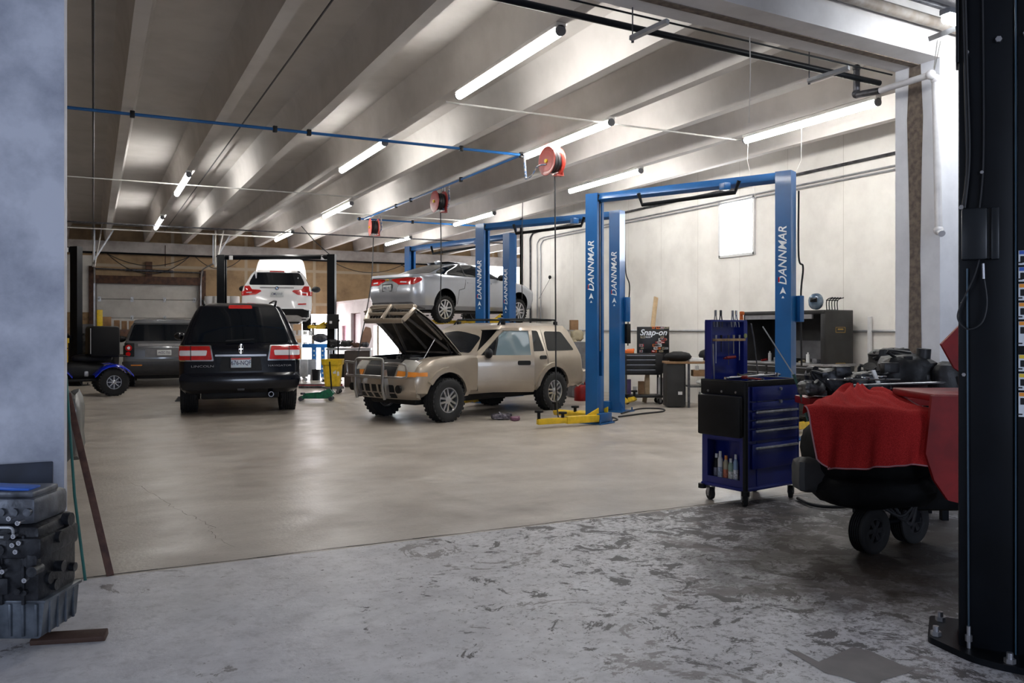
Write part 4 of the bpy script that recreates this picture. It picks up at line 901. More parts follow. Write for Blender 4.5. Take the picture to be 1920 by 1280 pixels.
# ---- the huge near column on the right
nd = V((-RX, -RY, 0)); 
def nearlift():
    t = thing('vehicle_lift', 'tall black lift column filling the right edge of the picture, warning labels on its side', 'car lift', cs(2.2, 3.95))
    O = cs(2.079, 3.9)-V(t.location); th = -math.radians(28)
    d = (Matrix.Rotation(th, 3, 'Z') @ V((RX, RY, 0))); n = V((-d.y, d.x, 0))
    M = Matrix(((d.x, n.x, 0, O.x), (d.y, n.y, 0, O.y), (0, 0, 1, 0), (0, 0, 0, 1)))
    a = MB(); a.box((.113, .13, 2.3), (.226, .26, 4.6), M, bev=.010); a.box((.43, .14, 2.3), (.39, .28, 4.6), M, bev=.004); a.build('column', K['blackm'], t, center=False)
    a = MB(); a.box((.229, -.006, 2.3), (.006, .012, 4.6), M); a.build('seam_edge', mat('edge_blue', (.02, .05, .08), .3), t)
    a = MB(); P = [(-.13, .12), (-.13, .06), (.05, -.12), (.17, -.165), (.62, -.20), (.62, .4), (-.13, .4)]
    a.prism(rnd(P, .04), .03, M); a.build('base_plate', K['blackm'], t, center=False)
    for x, y in ((-.095, .09), (.20, -.13), (-.08, .33)):
        a = MB(); a.cyl(M @ V((x, y, .03)), M @ V((x, y, .075)), .014, seg=10); a.cyl(M @ V((x, y, .03)), M @ V((x, y, .05)), .024, seg=6); a.build('anchor_bolt', K['steel'], t)
    a = MB(); a.tube([M @ V((.042, -.012, .12)), M @ V((.036, -.012, 1.78))], .0045, 6); a.build('hydraulic_line', mat('line_blue', (.05, .08, .11), .3, .5), t)
    a = MB(); a.cyl(M @ V((.042, -.016, .03)), M @ V((.042, -.016, .13)), .009, seg=10); a.cyl(M @ V((.042, -.016, .06)), M @ V((.042, -.016, .09)), .015, seg=6); a.build('hose_fitting', K['steel'], t)
    for z_, x_, s_ in ((2.82, .162, .014), (2.78, .035, .009), (2.22, .095, .008), (2.065, .012, .011), (1.29, .022, .009), (2.83, .27, .014)):
        a = MB(); a.cyl(M @ V((x_, 0, z_)), M @ V((x_, -.02, z_)), s_, seg=6); a.build('bolt', K['steel'], t)
    bk = mat('box_black', (.010, .012, .015), .35, spec=.3)
    a = MB(); a.box((.064, -.03, 1.935), (.104, .06, .235), M, bev=.008); a.box((.147, -.025, 1.935), (.032, .05, .235), M, bev=.004); a.box((.122, -.018, 1.935), (.02, .036, .225), M); a.build('control_box', bk, t)
    a = MB(); a.tube(curve([M @ V((.085, -.03, 1.82)), M @ V((.06, -.035, 1.73)), M @ V((.005, -.035, 1.60)), M @ V((.0, -.035, 1.54)), M @ V((.04, -.03, 1.50)), M @ V((.095, -.03, 1.53)), M @ V((.115, -.03, 1.62)), M @ V((.103, -.03, 1.74))], 8), .0035, 6)
    a.tube(curve([M @ V((.018, -.012, 2.06)), M @ V((.036, -.014, 2.25)), M @ V((.028, -.014, 2.7)), M @ V((.012, -.014, 3.4))], 8), .008, 8)
    a.tube(curve([M @ V((.026, -.022, 2.06)), M @ V((.045, -.022, 2.3)), M @ V((.036, -.022, 2.7)), M @ V((.02, -.022, 3.4))], 8), .005, 8)
    a.tube(curve([M @ V((.085, -.012, 2.04)), M @ V((.102, -.012, 2.3)), M @ V((.10, -.012, 2.9)), M @ V((.09, -.012, 3.6))], 8), .004, 6); a.build('control_cable', K['rubberh'], t)
    a = MB(); a.cyl(M @ V((.102, -.03, 1.73)), M @ V((.100, -.03, 1.80)), .007, seg=10); a.build('cable_fitting', K['steel'], t)
    a = MB(); a.box((-.004, .06, 3.6), (.014, .14, 1.72), M, bev=.004); a.build('edge_guard', K['blackm'], t)
    fy = -.003
    z = 1.86; cols = ['sign_blue', 'sign_blue', 'sign_orange', 'sign_orange', 'sign_orange', 'sign_yellow', 'sign_yellow', 'sign_orange']
    CC = {'sign_blue': (.03, .09, .4), 'sign_orange': (.8, .28, .02), 'sign_white': (.8, .8, .8), 'sign_yellow': (.75, .5, .03)}
    hs = [.075, .075, .085, .085, .12, .085, .085, .12]
    for q_, (c, h_) in enumerate(zip(cols, hs)):
        if q_ == 5: z -= .03
        a = MB(); a.box((.315, fy, z-h_/2), (.15, .004, h_-.010), M); w_ = a.build('warning_label', mat('label_white', (.62, .64, .68), .5), t)
        iv = Matrix.Translation(w_.location).inverted()
        a = MB(); a.box((.315, fy-.003, z-.014), (.144, .002, .016), M); k_ = a.build('label_header', mat(c, CC[c], .5), w_); k_.matrix_parent_inverse = iv
        a = MB(); a.box((.258, fy-.003, z-.045), (.022, .002, .03), M); a.box((.245, fy-.003, z-h_+.016), (.02, .002, .006), M)
        for i in range(3): a.box((.325, fy-.003, z-.036-.011*i), (.09, .002, .004), M)
        k_ = a.build('label_pictogram', K['blackp'], w_); k_.matrix_parent_inverse = iv
        z -= h_
nearlift()
# ---------------------------------------------------------------- ceiling lights
E = mat('tube_glow', (1, .985, .95), .4, emit=TUBE, var=.0)
TL = [(3.95, 6.86, 9.35, 'nearest tube light, in the row running over the middle of the floor'), (6.32, 9.6, 12.15, 'tube light just above the nearest red hose reel'),
      (8.72, 7.26, 9.65, 'tube light close to the concrete pillar, rightmost in view'), (3.95, 12.2, 14.7, 'tube light left of the hose reels where the blue air pipe passes'),
      (8.72, 12.3, 14.8, 'tube light above the near blue lift beam'), (1.56, 16.3, 18.8, 'tube light on the left with a white conduit crossing its far end'),
      (5.18, 18.4, 20.9, 'tube light left of the farthest hose reel'), (8.72, 18.4, 20.9, 'tube light behind the middle hose reel hose'),
      (1.56, 22.9, 25.4, 'farthest left tube light, above the grey boxy SUV'), (5.18, 24.6, 27.1, 'tube light above the white crossover'),
      (8.72, 24.4, 26.8, 'small distant tube light seen over the middle blue lift beam')]
ZT = 4.30
for x, y0, y1, lab in TL:
    t = thing('tube_light', 'white glowing '+lab, 'ceiling light', (x, (y0+y1)/2, ZT), 0, 'fluorescent tubes under the ceiling ribs'); h = (y1-y0)/2
    a = MB(); a.box((0, 0, .075), (.11, 2*h, .05), bev=.01); a.box((0, 0, .10), (.06, 2*h*.6, .04)); a.build('housing', K['wpaint'], t)
    a = MB(); a.cyl((-.0, -h+.03, .02), (-.0, h-.03, .02), .048, seg=14); a.build('tube', E, t)
    for s in (-1, 1): a = MB(); a.cyl((0, s*(h-.03), .022), (0, s*(h), .022), .052, seg=14); a.build('end_cap', K['grey'], t)
# lamp of the near bay by the top of the near column
t = thing('bay_lamp', 'bright lamp in the top right corner, its end showing beside the black column', 'ceiling light', W(1782, 40, 6.6)+V((1.15, 0, 0)), -PI/2)
a = MB(); a.box((0, 0, .07), (.10, 2.44, .05), bev=.01); a.cyl((0, -.8, .09), (0, -.8, .98), .006); a.cyl((0, .8, .09), (0, .8, .98), .006); a.build('housing', K['galv'], t)
a = MB(); a.cyl((0, -1.2, .02), (0, 1.2, .02), .045, seg=12); a.build('tube', mat('lamp_glow', (.95, .98, 1), .4, emit=TUBE, var=0), t)
# ---------------------------------------------------------------- pipes and lines under the ceiling
def pipe(name, pts, r, m, label, cat='pipe', seg=8, group=None): a = MB(); a.tube(pts, r, seg); return tag(a.build(name, m, None), label, cat, group)
zb = 4.33; YP = 12.1
t = thing('air_pipe', 'blue compressed air pipe crossing below the ceiling and feeding the hose reels', 'pipe')
a = MB(); a.tube([(-4, YP, zb), (6.22, YP, zb)], .022); a.tube([(6.22, YP-.03, zb), (6.22, 20.9, zb)], .022); a.tube([(6.05, 20.95, zb), (10.6, 20.95, zb), ], .022); a.tube([(10.6, 20.95, zb), (10.6, 20.95, 1.2)], .022); a.build('pipe_run', K['blue'], t)
for x, y in ((.46, YP), (2.78, YP), (2.3, YP), (5.16, YP), (6.22, YP), (6.22, 14.6), (6.22, 17.4), (6.22, 18.4), (7.54, 20.95), (6.1, 20.95)):
    a = MB(); a.box((x, y, zb), (.06, .06, .09), bev=.008); a.build('pipe_clip', K['blackp'], t)
def wire(name, x0, x1, y, z, r, m, label, cat): a = MB(); a.cyl((x0, y, z), (x1, y, z), r, seg=8); return tag(a.build(name, m, None), label, cat)
wire('conduit', -4, 5.1, 17.6, 4.34, .012, K['wpaint'], 'thin white conduit crossing below the ribs to the far end of the left tube light', 'conduit')
wire('conduit', 3.95, 8.72, 9.75, 4.345, .012, K['wpaint'], 'thin pale conduit running from the nearest tube light to the pillar side tube light', 'conduit')
wire('conduit', -4, 5.1, 26.4, 4.34, .018, K['wpaint'], 'white conduit near the back wall leading to the tube light over the white crossover', 'conduit')
wire('conduit', 5.2, 8.7, 20.2, 4.345, .012, K['wpaint'], 'thin white conduit behind the farthest hose reel', 'conduit')
wire('sprinkler_pipe', -4, 12, 24.6, 4.30, .02, K['dsteel'], 'thin dark sprinkler pipe crossing below the far ribs', 'pipe')
wire('sprinkler_pipe', -4, 13, YB-.3, 3.98, .03, K['blackm'], 'black pipe fixed along the ledge of the back wall', 'pipe')
a = MB(); a.cyl((.0, 5.9, 4.36), (.0, 29.5, 4.36), .014, seg=6); tag(a.build('cable', K['rubberh'], None), 'black cable running straight away under the leftmost ceiling bay', 'cable')
a = MB(); a.cyl((2.08, 5.9, 4.70), (2.08, 29.5, 4.70), .012, seg=6); tag(a.build('cable', K['rubberh'], None), 'black cable under the ceiling between the two left tube light rows', 'cable')
# swagged cables on the back wall
for k, (x0, x1, sg) in enumerate(((.4, 2.9, .35), (.4, 2.9, .62), (3.1, 4.6, .38), (7.8, 10.5, .35), (10.4, 13.2, .5))):
    a = MB(); a.tube([(x0+(x1-x0)*i/14, YB-.32, 3.95-sg*4*(i/14)*(1-i/14)) for i in range(15)], .013, 6)
    tag(a.build('cable', K['rubberh'], None), ['upper black cable sagging on the wall over the garage door', 'lower, deeper sagging black cable over the garage door', 'black cable sagging right of the garage door', 'black cable sagging on the back wall left of the far blue lift', 'black cable sagging on the back wall behind the silver sedan roof'][k], 'cable')
for k, x in enumerate((2.15,)):
    a = MB(); a.cyl((x, YB-.3, 3.6), (x, YB-.3, 4.3), .012, seg=6); tag(a.build('rod', K['wood'], None), 'thin rusty rod hanging on the wall above the garage door', 'rod')
# big black pipe and rod along the beam
def bline(x0, x1, y, z, r, m): p = bp_(x0, y); q = bp_(x1, y); a = MB(); a.cyl((p[0], p[1], z), (q[0], q[1], z), r, seg=10); return a.build('pipe', m, None)
tag(bline(.2, 7.0, 5.80, 3.94, .028, K['blackm']), 'thick black pipe running along the back of the concrete beam', 'pipe')
tag(bline(.2, 7.0, 5.66, 3.985, .008, K['blackm']), 'thin black rod tight against the lower edge of the beam', 'pipe')
# strut hangers
for u, v, u1, v1, lab in ((1183, 72, 1252, 40, 'left'), (1515, 152, 1592, 127, 'right')):
    d = 6.5 if lab == 'left' else 7.9
    p = W(u, v, d); q = W(u1, v1, d-.32); t = thing('strut_hanger', 'short metal strut hung on a rod below the '+lab+' part of the beam pipe', 'bracket', p)
    a = MB(); a.bar((0, 0, 0), tuple(q-p), .035, .035); a.build('strut', K['galv'], t)
    a = MB(); a.cyl((.015, 0, -.03), (.015, 0, .34), .006, seg=6); a.cyl((.015, 0, -.03), (.015, 0, -.01), .012, seg=6); a.build('rod', K['dsteel'], t)
# drain pipe: dips below the beam, crosses the pillar and runs down the white wall
d0 = 8.35
P = [W(1606, 128, 8.35), W(1606, 176, 8.35), W(1650, 170, 8.05), W(1745, 140, 7.60), W(1754, 142, 7.62), W(1760, 432, 7.62), W(1766, 438, 7.55)]
t = thing('drain_pipe', 'white painted drain pipe crossing the pillar and running down the wall beside it', 'pipe')
a = MB(); a.tube([P[0], P[1], P[1]+V((.0, 0, -.01)), P[2]], .033, 10); a.build('cast_section', K['dsteel'], t)
a = MB(); a.tube([P[2], P[3]], .030, 10); a.tube([P[3], P[4]+V((0, 0, -.03)), P[5], P[6]], .032, 10); a.ball(P[3], .045); a.ball(P[5], .045); a.ball(P[4]+V((0, 0, -.03)), .045); a.build('white_section', mat('pvc', (.62, .60, .60), .5), t)
a = MB(); a.ball(P[1], .045); a.build('elbow', K['dsteel'], t); a = MB(); a.ball(P[0], .04); a.build('elbow', K['dsteel'], t)
# beige cabinet on the pillar
t = thing('electrical_panel', 'beige metal electrical box mounted high beside the concrete pillar', 'electrical box', V((7.44, 6.055, 0)))
a = MB(); zc = EYE+(HOR-266)*8.7/FP; a.box((.03, -.27, zc), (.16, .32, .62), bev=.012); a.build('enclosure', mat('beige_box', (.42, .40, .30), .35, var=.08), t)
a = MB(); a.box((-.055, -.27, zc), (.012, .30, .58), bev=.004); a.build('door', mat('beige_lid', (.48, .46, .36), .35, var=.08), t)
# conduits along the top of the right wall, turning down at its far end
for k, (z, yend, lab, r) in enumerate(((4.17, 20.6, 'upper dark conduit along the top of the right wall', .026), (3.98, 20.2, 'middle grey conduit along the top of the right wall', .016), (3.92, 20.0, 'lower grey conduit along the top of the right wall', .016))):
    pipe('conduit', curve([(XW-.03, 5.7, z), (XW-.03, yend-.4, z)], 2)+curve([(XW-.03, yend-.15, z-.02), (XW-.03, yend, z-.15), (XW-.03, yend, z-.4)], 4)+[V((XW-.03, yend, 1.3))], r, K['galv'] if k else K['dsteel'], lab, 'conduit')
wire_ = MB(); wire_.tube([(XW-.03, 7.0, 1.47), (XW-.03, 19, 1.47)], .02, 8); tag(wire_.build('conduit', K['galv'], None), 'grey conduit low along the right wall behind the tool cabinets', 'conduit')
a = MB(); p = W(1028, 514, 21.0); a.ball((XW-.08, 19.4, p.z+.0), (.04, .05, .05)); a.tube([(XW-.05, 19.4, p.z), (XW-.03, 20.1, p.z-.55)], .006, 6); tag(a.build('wall_sensor', K['blackp'], None), 'small black sensor on the far part of the right wall', 'sensor')
# near bay pipe bundle in front of the beam
for k, (y, z, r, m_, lab) in enumerate(((4.98, 4.22, .05, mat('rusty_pipe', (.20, .16, .13), .6, col2=(.30, .27, .24), scale=10), 'thick brownish pipe along the near face of the beam'), (4.86, 4.30, .025, K['dsteel'], 'dark pipe in the bundle at top right, second from the beam'), (4.72, 4.33, .02, K['galv'], 'pale pipe in the bundle at top right, third from the beam'), (4.55, 4.34, .03, K['dsteel'], 'dark pipe in the bundle at top right, fourth from the beam'),
                           (4.38, 4.33, .02, K['galv'], 'pale conduit in the bundle at top right, fifth from the beam'), (4.2, 4.36, .022, K['galv'], 'pale conduit at the camera side of the pipe bundle'), (4.0, 4.4, .03, K['dsteel'], 'dark pipe at the camera side edge of the pipe bundle'))):
    p = bp_(.4, y); q = bp_(11, y); a = MB(); a.cyl((p[0], p[1], z), (q[0], q[1], z), r, seg=10); tag(a.build('pipe', m_, None), lab, 'pipe')
a = MB(); p = W(1745, 72, 6.95); q = W(1795, 52, 6.6); a.bar(p, q, .04, .04); tag(a.build('strut_hanger', K['galv'], None), 'short galvanised strut crossing below the pipe bundle by the bright corner lamp', 'bracket')
for k, (u, v0, u2, v2) in enumerate(((1758, 74, 1751, 128), (1764, 76, 1752, 130))):
    a = MB(); a.cyl(W(u, v0, 6.95), W(u2, v2, 7.3), .004, seg=5); tag(a.build('hanging_wire', K['wpaint'], None), ['left', 'right'][k]+' of the two thin white wires dropping to the drain pipe elbow', 'wire')
# thin pull cords
a = MB(); a.tube([(5.05, 4.9, 4.9), W(1407, 110, 6.2), W(1408, 0, 6.0)], .004, 5) if False else a.tube([W(1404, 0, 7.0), W(1407, 130, 7.3), W(1404, 230, 7.6)], .005, 5); tag(a.build('pull_cord', K['wpaint'], None), 'thin white cord hanging down from the beam in front of the pillar side tube light', 'cord')
a = MB(); a.tube([W(1403, 262, 12.5), W(1401, 300, 12.5), W(1417, 372, 12.5)], .004, 5); tag(a.build('pull_cord', K['wpaint'], None), 'thin white cord hanging below the left end of the pillar side tube light', 'cord')
a = MB(); a.tube([W(1503, 236, 11.53), W(1502, 300, 11.53), W(1490, 328, 11.5)], .004, 5); tag(a.build('pull_cord', K['wpaint'], None), 'thin white cord dropping to the top of the right near lift column', 'cord')
a = MB(); a.tube([W(560, 418, 23.6), W(590, 452, 23.9), W(618, 477, 24.1)], .012, 6); tag(a.build('cable', K['rubberh'], None), 'black cable dropping from the ceiling to the right end of the black lift', 'cable')
# white angle braces near the back wall
for k, (u, v0, u2, v2) in enumerate(((177, 420, 174, 500), (192, 420, 177, 500), (404, 432, 403, 500), (419, 432, 404, 500))):
    a = MB(); a.bar(W(u, v0, 25.6), W(u2, v2, 25.6), .04, .03); tag(a.build('track_hanger', K['wpaint'], None), ['upright', 'slanting', 'upright', 'slanting'][k]+' white metal strip hanging the '+('left' if k < 2 else 'right')+' track of the garage door', 'bracket')
# ---------------------------------------------------------------- hose reels
def reel(p, label, hose_end, m, yaw, drop, extra=0):
    t = thing('hose_reel', label, 'hose reel', p, yaw, 'red hose reels on the air pipe')
    R_ = .215
    for s in (-1, 1):
        a = MB(); M = Matrix.Translation((0, s*.085, 0)) @ Matrix.Rotation(-PI/2*s, 4, 'X'); a.lathe([(.001, 0), (.09, .0), (.10, .018), (.15, .02), (.17, .0), (R_, .004), (R_+.01, .016), (R_, .02), (.17, .014), (.10, .03), (.001, .012)], M, 36); a.build('side_disc', m, t)
    a = MB(); a.cyl((0, -.085, 0), (0, .085, 0), .11, seg=24); a.build('drum', m, t)
    a = MB()
    for k in range(5): y = -.06+.03*k; a.tube([((.15+.012*(k % 2))*math.cos(2*PI*i/24), y, (.15+.012*(k % 2))*math.sin(2*PI*i/24)) for i in range(24)], .016, 6, True)
    a.build('hose_coil', K['rubberh'], t)
    a = MB(); a.prism(rnd([(-.06, .12), (.06, .12), (.12, -.10), (.14, -.22), (.05, -.24), (-.02, -.14)], .02), .012, axM((1, 0, 0), (0, 0, 1), (0, .125, 0))); a.prism(rnd([(-.06, .24), (.06, .24), (.05, .05), (-.05, .05)], .02), .012, axM((1, 0, 0), (0, 0, 1), (0, .125, 0))); a.box((.09, .06, -.225), (.10, .14, .012)); a.build('bracket', m, t)
    a = MB(); a.cyl((0, -.13, 0), (0, -.10, 0), .03, seg=12); a.build('hub', K['yellow'], t)
    a = MB()
    for s in (-1, 1): a.box((s*.06, .1, .30), (.03, .02, .38))
    a.build('hanger', K['galv'], t)
    return t
zy = 0
r1 = reel(W(1035, 303, 12.96), 'nearest and largest red hose reel, side disc facing the camera', None, K['reelred'], math.radians(-84), 0)
r2 = reel(W(823, 378, 17.1), 'middle red hose reel of the row under the blue pipe', None, mat('reel_dark_red', (.30, .03, .03), .4, var=.2), math.radians(-88), 0)
r3 = reel(W(701, 426, 21.1), 'farthest small red hose reel, near the left end of the row', None, K['reelred'], math.radians(-96), 0)
def hose(name, pts, r, lab): a = MB(); a.tube(curve(pts, 8), r, 7); return tag(a.build(name, K['rubberh'], None), lab, 'hose')
hose('air_hose', [W(1040, 326, 12.96), W(1041, 450, 12.96), W(1042, 650, 12.96), W(1043, 735, 12.96), G(1048, 786, .03), G(1060, 786, .02), G(1075, 781, .02)], .012, 'long black air hose hanging from the nearest red reel to the floor')
hose('air_hose', [W(826, 398, 17.1), W(827, 480, 17.1), W(826, 560, 17.1), W(825, 575, 17.1)], .012, 'black air hose hanging from the middle red reel over the silver sedan')
hose('air_hose', [W(700, 446, 21.1), W(697, 520, 20.0), W(686, 590, 19.0), W(676, 640, 18.2), W(668, 690, 18.0)], .013, 'black air hose from the farthest red reel slanting down in front of the workbench')
hose('drop_cable', [W(980, 380, 16), W(978, 470, 16), W(979, 560, 16)], .008, 'thin black cable hanging straight down behind the middle blue lift')
a = MB(); a.tube(curve([W(983, 291, 13.4), W(984, 310, 13.3), W(986, 335, 13.2)], 5), .02, 8); a.tube(curve([W(986, 335, 13.2), W(996, 330, 13.1), W(1008, 312, 13.0), W(1024, 308, 12.9)], 6), .011, 6); tag(a.build('feed_hose', mat('braided_hose', (.45, .42, .38), .5, col2=(.08, .15, .3), scale=30, lo=.48, hi=.52), None), 'braided feed hose looping from the blue pipe to the nearest reel', 'hose')
a = MB(); a.tube(curve([W(841, 346, 17.3), W(842, 375, 17.2), W(838, 390, 17.1), W(830, 392, 17.1)], 5), .022, 8); tag(a.build('feed_hose', MATS['braided_hose'], None), 'braided feed hose beside the middle reel', 'hose')
a = MB(); a.tube(curve([W(714, 405, 21.2), W(715, 430, 21.2), W(708, 440, 21.1)], 5), .02, 8); tag(a.build('feed_hose', MATS['braided_hose'], None), 'short feed hose beside the farthest reel', 'hose')
def put(o, p):
    return o
def inv(o): return Matrix.Translation(o.location).inverted()
def child(mb, name, m, par, ang=38):
    o = mb.build(name, m, None, ang=ang); o.parent = par; o.matrix_parent_inverse = inv(par) if par.type == 'MESH' else Matrix.Identity(4); return o
def caster(t, x, y, r=.06, h=.13, rz=0, m=None):
    M = Matrix.Translation((x, y, 0)) @ Matrix.Rotation(rz, 4, 'Z')
    a = MB(); a.lathe([(r*.55, -.016), (r*.95, -.018), (r, -.010), (r, .010), (r*.95, .018), (r*.55, .016)], M @ Matrix.Translation((0, 0, r)) @ Matrix.Rotation(PI/2, 4, 'X'), 24, close=True)
    a.cyl(M @ V((0, -.012, r)), M @ V((0, .012, r)), r*.56, seg=20); o = a.build('caster', m or K['tire'], t)
    a = MB()
    for s in (-1, 1): a.prism([(-.015, r-.02), (.015, r-.02), (.035, h), (-.035, h)], .004, M @ axM((1, 0, 0), (0, 0, 1), (0, s*.026, 0)))
    a.box((0, 0, h), (.08, .07, .01), M); a.cyl(M @ V((0, -.03, r)), M @ V((0, .03, r)), .008, seg=8); child(a, 'caster_fork', K['steel'], o); return o
# ---------------------------------------------------------------- blue tool cart
def toolcart():
    t = thing('tool_cart', 'blue rolling tool cart with black side flap, open lid and tools on top', 'tool cart', (5.22, 5.70, 0), math.radians(9.5))
    L_, S = .74, .47; x0, y0 = -L_/2, -S/2
    B = K['deepblue']; BP = K['blackp']
    a = MB(); T = .012
    a.box((0, S/2-T/2, .60), (L_, T, .92)); a.box((L_/2-T/2, 0, .60), (T, S, .92)); a.box((0, y0+T, .60), (L_, T, .92)); a.box((0, 0, .15), (L_, S, .03)); a.box((x0+.16, 0, .60), (T, S, .92)); a.box((x0+T/2, 0, .80), (T, S, .52)); a.box((x0+T/2, 0, .18), (T, S, .08)); a.box((x0+.08, 0, .545), (.16, S, .012)); a.box((x0+.005, y0+.03, .36), (.012, .06, .4)); a.box((x0+.005, -y0-.03, .36), (.012, .06, .4))
    a.build('body', B, t)
    a = MB(); a.box((0, 0, 1.0), (L_*.97, S*.97, .01)); 
    for s in (-1, 1): a.box((0, s*S/2, 1.04), (L_+.02, .02, .05), bev=.006); a.box((s*L_/2, 0, 1.04), (.02, S+.02, .05), bev=.006)
    a.build('top_tray', BP, t)
    a = MB(); a.box((x0-.004, 0, .995), (.03, S, .12), bev=.006); a.build('side_rail', BP, t)
    for y in (-.15, 0, .15): a = MB(); a.cyl((x0-.018, y, .965), (x0-.026, y, .965), .010, seg=10); a.build('rivet', K['steel'], t)
    a = MB(); a.box((x0-.045, -.0, .76), (.05, S-.01, .35), bev=.015); a.build('side_flap', BP, t)
    a = MB(); a.cyl((x0+.005, y0+.005, .13), (x0+.005, y0+.005, 1.05), .022, seg=12); a.cyl((x0, y0, .10), (x0, y0, .14), .035, seg=14); a.build('corner_bumper', BP, t)
    a = MB(); a.cyl((x0, -y0, .10), (x0, -y0, .14), .035, seg=14); a.build('corner_bumper', BP, t)
    # drawers on the long side
    for (zc, h_) in ((.95, .13), (.845, .075), (.765, .07), (.69, .07), (.60, .10), (.42, .22)):
        a = MB(); a.box((.02, y0-.004, zc), (L_-.12, .02, h_-.008), bev=.004); dr = a.build('drawer', B, t)
        if zc in (.765, .69, .60, .42) or zc == .845:
            if zc != .845:
                pass
    for zc in (.795, .715, .635, .49):
        a = MB(); a.box((.03, y0-.024, zc), (L_-.17, .022, .020), bev=.004); a.build('drawer_pull', mat('pull_alu', (.50, .50, .50), .35, .7, var=.2, scale=30), t)
    for zc in (.985, .875): a = MB(); a.cyl((.08, y0-.01, zc), (.08, y0-.03, zc), .014, seg=14); a.build('lock', K['steel'], t)
    a = MB(); a.box((0, 0, .145), (L_+.02, S+.02, .03), bev=.01); a.build('base_rim', B, t)
    for x, y, rz in ((x0+.05, y0+.05, .9), (x0+.05, -y0-.05, 1.2), (-x0-.05, y0+.05, .5), (-x0-.08, -y0-.05, .1)): caster(t, x, y, .055, .13, rz)
    # open lid with pegboard at the back
    a = MB(); yb = -y0-.03; xb0, xb1 = x0+.03, x0+.52
    a.box(((xb0+xb1)/2, yb+.02, 1.31), (xb1-xb0, .015, .52)); a.box((xb0+.008, yb-.01, 1.31), (.016, .07, .52)); a.box((xb1-.02, yb-.01, 1.31), (.05, .07, .52)); a.box(((xb0+xb1)/2, yb-.01, 1.575), (xb1-xb0, .07, .016)); a.build('lid', B, t)
    a = MB(); a.cyl((xb1-.025, yb-.046, 1.44), (xb1-.025, yb-.05, 1.44), .022, seg=16); a.build('lid_sticker', mat('sticker_olive', (.3, .33, .12), .5), t)
    return t
tc = toolcart(); TCM = Matrix.Translation(tc.location) @ Matrix.Rotation(math.radians(9.5), 4, 'Z')
def tool(mbf, name, m, label, cat, group=None, M=TCM):
    a = MB(); mbf(a); a.bm.transform(M); return tag(a.build(name, m), label, cat, group)
tool(lambda a: a.box((-.10, .165, 1.405), (.42, .05, .022), bev=.004), 'wooden_rack', mat('rack_wood', (.35, .22, .10), .6, var=.3, scale=30), 'small wooden screwdriver rack fixed across the open blue lid', 'rack')
for k, (x, l_, mm) in enumerate(((-.27, .20, 'steel'), (-.20, .10, 'blackp'), (-.10, .22, 'dsteel'), (-.03, .12, 'btan'), (.05, .18, 'steel'))):
    t = tool(lambda a: (a.cyl((x, .165, 1.40-l_), (x, .165, 1.40), .0035, seg=8), a.cyl((x, .165, 1.418), (x, .165, 1.448), .009, .011, seg=10)), 'screwdriver', K[mm], ['leftmost screwdriver in the wooden rack of the blue lid', 'screwdriver second from the left in the wooden rack', 'middle dark screwdriver in the wooden rack', 'tan screwdriver second from the right in the wooden rack', 'rightmost screwdriver in the wooden rack of the blue lid'][k], 'screwdriver', 'screwdrivers in the lid rack')
def plier(x, m, lab, tilt=0, h=.13):
    def f(a):
        for s in (-1, 1):
            a.tube(curve([(x+s*.004, .17, 1.60+.05), (x+s*.012, .17, 1.60), (x+s*.022+tilt, .17, 1.56), (x+s*.018+tilt*2, .17, 1.65-h)], 4), .006, 6)
        a.box((x, .17, 1.645), (.022, .014, .05), bev=.004)
    tool(f, 'pliers', m, lab, 'pliers', 'pliers hung over the top edge of the lid')
plier(-.27, K['steel'], 'long nosed pliers hung at the top left corner of the blue lid')
plier(-.20, K['dsteel'], 'dark pliers hung second from the left on the blue lid')
plier(-.04, K['steel'], 'thin steel pliers hung near the middle of the blue lid', .004)
plier(.01, K['chrome'], 'bright slanting pliers hung right of the middle of the blue lid', .010)
tool(lambda a: (a.cyl((.085, .17, 1.585), (.085, .17, 1.63), .018, .014, seg=14), a.box((.08, .16, 1.645), (.045, .03, .035), bev=.01)), 'spray_gun', K['orange'], 'orange topped tool standing at the top right corner of the blue lid', 'tool')
tool(lambda a: a.cyl((-.36, .12, 1.37), (-.30, .16, 1.06), .007, seg=8), 'steel_rod', K['steel'], 'thin steel rod leaning against the left side of the blue lid', 'rod')
tool(lambda a: (a.tube([(.17, .10, 1.42), (.26, .12, 1.07)], .006), a.cyl((.13, .10, 1.55), (.17, .10, 1.42), .007, seg=8)), 'steel_rod', K['dsteel'], 'dark thin rod leaning against the right side of the blue lid', 'rod')
tool(lambda a: (a.cyl((-.15, .15, 1.245), (-.03, .15, 1.25), .014, seg=12), a.cyl((-.18, .15, 1.24), (-.15, .15, 1.245), .008, seg=10)), 'ratchet', K['red2'], 'dark red handled tool stuck on the lower part of the blue lid', 'tool')
tool(lambda a: (a.cyl((-.44, -.08, 1.085), (.33, -.06, 1.09), .011, seg=12), a.box((-.42, -.08, 1.085), (.05, .025, .02), bev=.004), a.cyl((.28, -.06, 1.075), (.28, -.06, 1.11), .02, seg=14)), 'breaker_bar', K['chrome'], 'long chrome breaker bar lying across the top of the blue cart', 'wrench')
tool(lambda a: (a.box((-.20, -.09, 1.085), (.06, .035, .03), bev=.01), a.tube([(-.2, -.1, 1.08), (-.12, -.2, 1.07)], .008)), 'clamp', K['red2'], 'small red clamp beside the chrome bar on the cart top', 'clamp')
tool(lambda a: a.tube([(.02+.10*math.cos(2*PI*i/20), .05+.07*math.sin(2*PI*i/20), 1.09+.01*math.sin(i)) for i in range(20)], .012, 6, True), 'coiled_hose', K['rubberh'], 'black coiled line lying on the cart top at the foot of the lid', 'hose')
